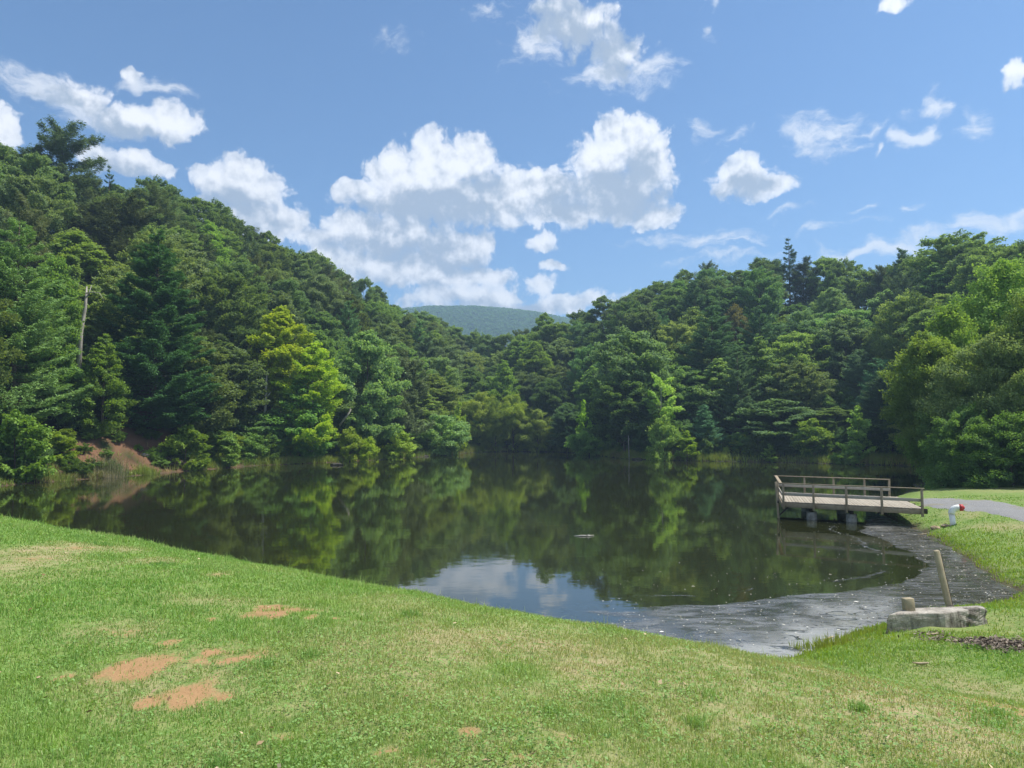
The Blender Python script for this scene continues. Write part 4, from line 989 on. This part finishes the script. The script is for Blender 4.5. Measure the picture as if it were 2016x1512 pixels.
def blades(rng, x, y, z, L, Wd, lean=.35, seg=True):
    n = len(x); th = rng.uniform(0, 6.283, n); ld = rng.uniform(0, 6.283, n); le = np.abs(rng.normal(size=n)) * lean
    bx, by = np.cos(th) * Wd / 2, np.sin(th) * Wd / 2
    dx, dy = np.cos(ld) * le * L, np.sin(ld) * le * L
    z1 = z + L * .55; z2 = z + L * np.sqrt(np.clip(1 - le ** 2 * .8, .15, 1))
    V = np.stack([np.stack([x - bx, y - by, z - .01], 1), np.stack([x + bx, y + by, z - .01], 1), np.stack([x + bx * .8 + dx * .35, y + by * .8 + dy * .35, z1], 1), np.stack([x - bx * .8 + dx * .35, y - by * .8 + dy * .35, z1], 1), np.stack([x + dx, y + dy, z2], 1)], 1)
    z1l = np.minimum(z1, z2 - .001); V[:, 2, 2] = z1l; V[:, 3, 2] = z1l
    i0 = np.arange(n)[:, None] * 5
    return V.reshape(-1, 3), i0 + np.array([[0, 1, 2, 3]]), i0 + np.array([[3, 2, 4]])
def blade_mat(name, cols, dryc, sc=1., drymax=.5, trans=.35):
    m, k = material(name); pos = k.pos()
    n1 = k.noise(pos, .55 * sc, 4, .6); n2 = k.noise(pos, 3.5 * sc, 3, .6)
    c = k.mix(k.ss(n1, .35, .65), cols[0], cols[1]); c = k.mix(k.ss(n2, .45, .75), c, cols[2])
    isl = k.island(); c = k.mix(k.math('MULTIPLY', k.ss(isl, .55, 1.0), .55), c, cols[1])
    dr = k.math('ADD', k.math('MULTIPLY', k.attr('dry'), .6), k.math('MULTIPLY', k.ss(isl, .80, .94), .45))
    c = k.mix(k.ss(dr, .0, 1.0, 0, 1), c, dryc)
    d = k.node('ShaderNodeBsdfDiffuse'); k.put(d.inputs[0], c); t = k.node('ShaderNodeBsdfTranslucent'); k.put(t.inputs[0], k.mix(1., c, (1.25, 1.15, .55), 'MULTIPLY'))
    gl = k.node('ShaderNodeBsdfGlossy'); gl.inputs['Roughness'].default_value = .6; gl.inputs[0].default_value = (.9, .95, 1, 1)
    ms = k.node('ShaderNodeMixShader'); ms.inputs[0].default_value = trans; k.l.new(d.outputs[0], ms.inputs[1]); k.l.new(t.outputs[0], ms.inputs[2])
    m2 = k.node('ShaderNodeMixShader'); m2.inputs[0].default_value = .02; k.l.new(ms.outputs[0], m2.inputs[1]); k.l.new(gl.outputs[0], m2.inputs[2])
    k.l.new(m2.outputs[0], k.out.inputs[0]); return m
M['lawn'] = blade_mat('lawn blade', [(.20, .37, .080), (.285, .43, .115), (.25, .42, .075)], (.42, .39, .20))
M['shoregrass'] = blade_mat('shore grass', [(.18, .27, .04), (.28, .35, .06), (.23, .33, .05)], (.24, .18, .09), .4)
M['reed'] = blade_mat('reed', [(.10, .14, .05), (.15, .18, .07), (.12, .15, .05)], (.45, .38, .26), .8)

def clump(name, label, cat, px, py, n, L, spread, mat, dryv, wd=.03):
    q = hit(px, py); r1 = np.clip(rg.normal(size=(n, 2)), -1.5, 1.5) * spread
    x_, y_ = r1[:, 0], r1[:, 1]; zz = gz(q[0] + x_, q[1] + y_) - q[2]
    V, q4, t3 = blades(rg, x_, y_, zz - .1, L * rg.uniform(.5, 1.15, n), wd * rg.uniform(.6, 1.3, n), .28)
    me = np_mesh(name, V, [q4, t3], M[mat], False, {'dry': np.full(len(V), dryv)}); o = obj(name, me, loc=q); return tag(o, label, cat)
clump('reed_clump', 'clump of cattail reeds with dry straw coloured stems on the left shore', 'reeds', 218, 936, 420, 2.0, np.array([.85, .45]), 'reed', .35)
clump('reed_clump', 'dead pale reeds at the waterline in front of the green cattails', 'reeds', 213, 941, 200, 1.0, np.array([.8, .2]), 'reed', .95)
clump('grass_tuft', 'bright green grass tuft between the cattails and the brush pile', 'grass tuft', 288, 933, 380, 1.1, np.array([.65, .4]), 'shoregrass', 0.)
clump('grass_tuft', 'bright green tuft left of the cattail reeds', 'grass tuft', 108, 945, 420, .9, np.array([.8, .4]), 'shoregrass', 0.)
clump('weed_clump', 'leafy weeds at the water edge in front of the concrete block', 'weeds', 1665, 1262, 160, .32, np.array([.38, .22]), 'shoregrass', .05, .02)
clump('weed_clump', 'taller bushy weeds at the left end of the water edge near the block', 'weeds', 1612, 1278, 260, .36, np.array([.30, .16]), 'shoregrass', .0, .022)
clump('weed_clump', 'yellow green weeds against the left face of the concrete block', 'weeds', 1735, 1243, 240, .26, np.array([.28, .14]), 'shoregrass', .1, .02)
clump('weed_clump', 'short weeds growing along the foot of the chipped block end', 'weeds', 1905, 1247, 260, .16, np.array([.45, .08]), 'shoregrass', .1, .015)
# floating branch
q = at(1150, 1056, 0); mb = MB(); w_ = 20 / F * q[1]
mb.tube([(-w_, .1, .0), (-w_ * .3, 0, .03), (w_ * .4, .05, .02), (w_, .12, .03)], [.012, .03, .03, .01], 6)
mb.tube([(w_ * .2, .03, .02), (w_ * .5, -.05, .10)], [.015, .006], 5)
o = obj('floating_branch', mb.mesh('floating branch', stone_mat('bleached wood', (.35, .33, .28), (.6, .58, .52)), True)); o.location = q; tag(o, 'bleached branch floating out on the pond', 'branch')
for px, py, L_, rz, lab in [(1630, 1262, .30, .6, 'pale curved driftwood stick among the weeds at the water edge'), (1812, 1312, .22, -.3, 'curled tan bark strip lying on the mown grass'), (1835, 1254, .22, .1, 'straight pale stick on the grass by the mulch'), (1815, 1054, .34, -.1, 'white flat driftwood at the water edge below the white pipe')]:
    q = hit(px, py); mb = MB(); mb.tube([(-L_ / 2, 0, .05), (-L_ * .1, .03, .035), (L_ * .25, .02, .045), (L_ / 2, -.03, .075)], [.010, .02, .022, .012], 6)
    o = obj('stick', mb.mesh('stick', M.setdefault('stick', stone_mat('pale stick', (.36, .28, .17), (.6, .5, .36))), True)); o.location = q; o.rotation_euler = (0, 0, rz); tag(o, lab, 'stick')
# mulch chips
cp_ = [hit(px_, py_) for px_, py_ in [(1960, 1272), (1925, 1266), (1995, 1278), (1850, 1262), (1830, 1250)]]
n = 1500; wch = rg.choice(5, n, p=[.36, .26, .26, .07, .05]); cc_ = np.array(cp_)[wch]
x_ = cc_[:, 0] + rg.normal(size=n) * .22; y_ = cc_[:, 1] + rg.normal(size=n) * .16; z_ = gz(x_, y_) + .02 + np.abs(rg.normal(size=n)) * .022
V = quads_at(rg, np.stack([x_, y_, z_ + .01], 1), unit(rg.normal(size=(n, 3)) * .45 + np.array([0, 0, 1])), rg.uniform(.04, .13, n), rg.uniform(.02, .045, n))
m, k = material('bark chip'); p = principled(k, k.mix(k.island(), (.06, .045, .035), (.30, .25, .20)), .9, .1); k.l.new(p.outputs[0], k.out.inputs[0])
o = obj('mulch', np_mesh('mulch', V, [np.arange(len(V)).reshape(-1, 4)], m)); tag(o, 'scattered brown bark mulch on the grass below the concrete block', 'mulch', kind='stuff')

# bits of leaf and bark stranded along the near right waterline
n = 22000; x_ = rg.uniform(8, 19, n); y_ = rg.uniform(14, 36, n); d_ = pond_sd(x_, y_); px_ = 1008 + F * x_ / y_
ok = (d_ > -1.5 * rg.random(n) ** 2) & (d_ < .25) & (px_ > 1640) & (rg.random(n) < .35 + .65 * (fbm(x_ * .8, y_ * .8, 3) > .5)) & ~inpoly(topo, x_, y_); x_, y_, d_ = x_[ok], y_[ok], d_[ok]; n = len(x_)
V = quads_at(rg, np.stack([x_, y_, np.maximum(gz(x_, y_), 0) + .012], 1), unit(rg.normal(size=(n, 3)) * .12 + np.array([0, 0, 1])), rg.uniform(.02, .10, n), rg.uniform(.012, .04, n))
m, k = material('shore debris'); isl = k.island(); p = principled(k, k.mix(k.ss(isl, .62, .9), k.mix(isl, (.06, .05, .034), (.22, .19, .13)), (.52, .49, .40)), .9, .1); k.l.new(p.outputs[0], k.out.inputs[0])
o = obj('shore_debris', np_mesh('shore debris', V, [np.arange(len(V)).reshape(-1, 4)], m)); tag(o, 'brown leaf bits and bark stranded along the near right waterline', 'debris', kind='stuff')

# ------------------------------------------------------------------ grass
rg = np.random.default_rng(21)
def lawn(N, r0, r1, hgt, wk, name, label, mat='lawn', sub=None):
    r_ = np.exp(rg.uniform(math.log(r0), math.log(r1), N)); a_ = np.radians(rg.uniform(-41, 41, N))
    x = r_ * np.sin(a_); y = r_ * np.cos(a_)
    s = NX * x + NY * y; d = pond_sd(x, y)
    z = gz(x, y)
    dd = dirt(x, y); dr = dry(x, y)
    ok = (d > .12 + .3 * rg.random(N)) & (y < 44 + 4 * rg.random(N)) & (z > .02) & (rg.random(N) > np.clip((dd * 1.7 - .2) * (.25 + 1.25 * fbm(x * 11, y * 11, 2)), 0, .92)) & (rg.random(N) > dr * .35)
    ok &= ~((s > 11.4) & (x < 3)) & ~inpoly(PATH, x, y) & ~inpoly(topo, x, y) & ~inpoly(topo - np.array([.05, .35]), x, y)
    ok &= vnoise(x * 9, y * 9) * .7 + vnoise(x * 2.3 + 7, y * 2.3) * .5 > rg.uniform(.05, .55, N)
    x, y, z, d, s, r_, dr, dd = [q[ok] for q in (x, y, z, d, s, r_, dr, dd)]
    n = len(x)
    tall = sstep(5.6, 6.8, s) * (s < 11.6) * (fbm(x * .9, y * .9, 3) * 1.9)
    L = hgt * rg.uniform(.55, 1.35, n) * (.35 + 1.3 * fbm(x * 2.6, y * 2.6, 3) ** 1.2) * (1 + tall * .9) * (1 - .45 * dr) * (1 - .4 * np.clip(dd, 0, 1))
    head = (rg.random(n) < .012) & (tall > .35); L = np.where(head, L * 2.2, L)
    Wd = np.maximum(.003, wk * r_) * rg.uniform(.7, 1.3, n) * np.where(head, .6, 1)
    V, q4, t3 = blades(rg, x, y, z, L, Wd, .85)
    shore = np.repeat(dr, 5)
    o = obj(name, np_mesh(name, V, [q4, t3], M[mat], False, {'dry': shore}))
    tag(o, label, 'grass', kind='stuff'); print(name, n)
lawn(560000, 2.7, 17, .040, .00095, 'grass', 'mown green and straw patched lawn on top of the dam')
lawn(240000, 13, 46, .055, .0011, 'grass', 'mown grass on the bank around the dock, pipe and concrete block')
# darker tufts and stray fallen leaves
NC = 45; r_ = np.exp(rg.uniform(math.log(3.2), math.log(16), NC)); a_ = np.radians(rg.uniform(-40, 40, NC)); cxx, cyy = r_ * np.sin(a_), r_ * np.cos(a_); ok = (NX * cxx + NY * cyy < 9.5) & (pond_sd(cxx, cyy) > .6); cxx, cyy = cxx[ok], cyy[ok]
q_ = rg.integers(0, len(cxx), 6000); sg = rg.uniform(.03, .10, len(cxx))[q_]; x = cxx[q_] + rg.normal(size=6000) * sg; y = cyy[q_] + rg.normal(size=6000) * sg
V, q4, t3 = blades(rg, x, y, gz(x, y), rg.uniform(.035, .075, 6000), np.maximum(.003, .0009 * np.hypot(x, y)), .75)
m = blade_mat('tuft', [(.17, .33, .075), (.24, .40, .10), (.20, .37, .075)], (.3, .3, .15))
o = obj('grass_tufts_mass', np_mesh('tufts', V, [q4, t3], m, False, {'dry': np.zeros(len(V))})); o.name = 'coarse_grass'; tag(o, 'coarser dark green tufts dotted through the lawn', 'grass', kind='stuff')
N = 100; r_ = np.exp(rg.uniform(math.log(3), math.log(15), N)); a_ = np.radians(rg.uniform(-40, 40, N)); x = r_ * np.sin(a_); y = r_ * np.cos(a_); ok = (NX * x + NY * y < 10); x, y = x[ok], y[ok]; n = len(x)
V = quads_at(rg, np.stack([x, y, gz(x, y) + .035], 1), unit(rg.normal(size=(n, 3)) * .4 + np.array([0, 0, 1])), rg.uniform(.02, .05, n), rg.uniform(.012, .028, n))
m, k = material('fallen leaf'); p = principled(k, k.mix(k.island(), (.16, .09, .04), (.55, .45, .28)), .8, .2); k.l.new(p.outputs[0], k.out.inputs[0])
o = obj('leaf_litter', np_mesh('leaf litter', V, [np.arange(len(V)).reshape(-1, 4)], m)); tag(o, 'stray fallen leaves and straw bits lying on the lawn', 'leaves', kind='stuff')
# clover and broad weeds
N = 90000
r_ = np.exp(rg.uniform(math.log(2.8), math.log(13), N)); a_ = np.radians(rg.uniform(-41, 41, N)); x = r_ * np.sin(a_); y = r_ * np.cos(a_)
ok = (fbm(x * 1.1 + 30, y * 1.1, 3) + .5 * fbm(x * 6, y * 6, 2) > rg.uniform(.55, .95, N)) & (pond_sd(x, y) > .2) & (rg.random(N) > dirt(x, y) * 1.5) & (NX * x + NY * y < 9); x, y = x[ok], y[ok]; n = len(x)
P0 = np.stack([x, y, gz(x, y) + rg.uniform(.01, .04, n)], 1)
V = quads_at(rg, P0, unit(rg.normal(size=(n, 3)) * .5 + np.array([0, 0, 1])), rg.uniform(.010, .024, n), rg.uniform(.007, .015, n))
m = blade_mat('clover', [(.19, .35, .09), (.25, .40, .12), (.22, .37, .085)], (.2, .2, .08))
o = obj('clover', np_mesh('clover', V, [np.arange(len(V)).reshape(-1, 4)], m, False, {'dry': np.zeros(len(V))})); tag(o, 'low clover and broad leaved weeds among the lawn grass', 'clover', kind='stuff')
# shore grass round the far waterline
N = 150000
px_ = rg.uniform(-80, 1850, N); y = np.interp(px_, SHD[:, 0], SHD[:, 1]) + rg.uniform(-3, 6, N); x = (px_ - 1008) / F * y
d = pond_sd(x, y); den = np.clip((fbm(x * .12 + 3, y * .12, 3) - .30) * 4, .12, 1)
den = den * np.where((px_ > 120) & (px_ < 345) & (d > .8), .12, 1) * np.where(px_ < 120, .55, 1) * np.where((px_ > 940) & (px_ < 1120), .4, 1)
ok = (d > -.05) & (d < 4.2) & (rg.random(N) < den); x, y, d, px_ = x[ok], y[ok], d[ok], px_[ok]; n = len(x)
L = rg.uniform(.4, 1.05, n) * np.where(px_ < 330, .55, 1) * (.5 + fbm(x * .4, y * .4, 3)); V, q4, t3 = blades(rg, x, y, gz(x, y), L, rg.uniform(.03, .07, n), .5)
dv = np.clip((fbm(x * .25 + 50, y * .25, 3) - .42) * 3, 0, .8)
o = obj('shore_grass', np_mesh('shore grass', V, [q4, t3], M['shoregrass'], False, {'dry': np.repeat(dv, 5)})); tag(o, 'rough bright grass fringing the far waterline', 'grass', kind='stuff')
# lush uncut fringe beside the near corner
N = 60000
r_ = rg.uniform(11, 34, N); a_ = np.radians(rg.uniform(12, 40, N)); x = r_ * np.sin(a_); y = r_ * np.cos(a_); d = pond_sd(x, y)
ok = (d > .05) & (d < rg.uniform(.3, 2.6, N)) & (NX * x + NY * y > 12.2) & ~inpoly((topo - topo.mean(0)) * np.array([1.12, 1.0]) + topo.mean(0), x, y) & ~inpoly(topo - np.array([.05, .35]), x, y); x, y, d = x[ok], y[ok], d[ok]; n = len(x)
L = rg.uniform(.04, .12, n); V, q4, t3 = blades(rg, x, y, gz(x, y), L, np.maximum(.008, .001 * y) * rg.uniform(.8, 1.5, n), .5)
m = blade_mat('lush fringe', [(.22, .36, .03), (.29, .41, .045), (.26, .39, .04)], (.3, .26, .12))
o = obj('bank_grass', np_mesh('bank grass', V, [q4, t3], m, False, {'dry': np.repeat(np.clip((fbm(x * .9, y * .9, 3) - .55) * 2, 0, .5), 5)})); tag(o, 'lush yellow green fringe of grass along the near right waterline', 'grass', kind='stuff')

# ------------------------------------------------------------------ haze
mb = MB(); x0, x1, y0, y1, z0, z1 = -900, 900, -60, 1620, -4, 330
V = [(x0, y0, z0), (x1, y0, z0), (x1, y1, z0), (x0, y1, z0), (x0, y0, z1), (x1, y0, z1), (x1, y1, z1), (x0, y1, z1)]
me = np_mesh('haze', V, [np.array([(0, 3, 2, 1), (4, 5, 6, 7), (0, 1, 5, 4), (1, 2, 6, 5), (2, 3, 7, 6), (3, 0, 4, 7)])])
m, k = material('haze'); pv = k.node('ShaderNodeVolumePrincipled'); pv.inputs['Color'].default_value = (.50, .72, 1, 1); pv.inputs['Density'].default_value = .00046; pv.inputs['Anisotropy'].default_value = .2
k.l.new(pv.outputs[0], k.out.inputs['Volume']); me.materials.append(m)
HAZE = True
if HAZE:
    hz_ = obj('haze', me); tag(hz_, 'thin blue summer haze over the valley', 'haze', kind='stuff')

# ------------------------------------------------------------------ render settings
scene.view_settings.view_transform = 'Standard'; scene.view_settings.look = 'None'; scene.view_settings.exposure = 0.88; scene.view_settings.gamma = 1
cy = scene.cycles
cy.use_denoising = True; cy.denoiser = 'OPENIMAGEDENOISE'; cy.denoising_input_passes = 'RGB_ALBEDO_NORMAL'; cy.denoising_prefilter = 'ACCURATE'
cy.use_adaptive_sampling = True; cy.adaptive_threshold = .02
cy.max_bounces = 6; cy.diffuse_bounces = 4; cy.glossy_bounces = 3; cy.transmission_bounces = 4; cy.transparent_max_bounces = 8; cy.volume_bounces = 0
cy.sample_clamp_indirect = 6; cy.caustics_reflective = False; cy.caustics_refractive = False
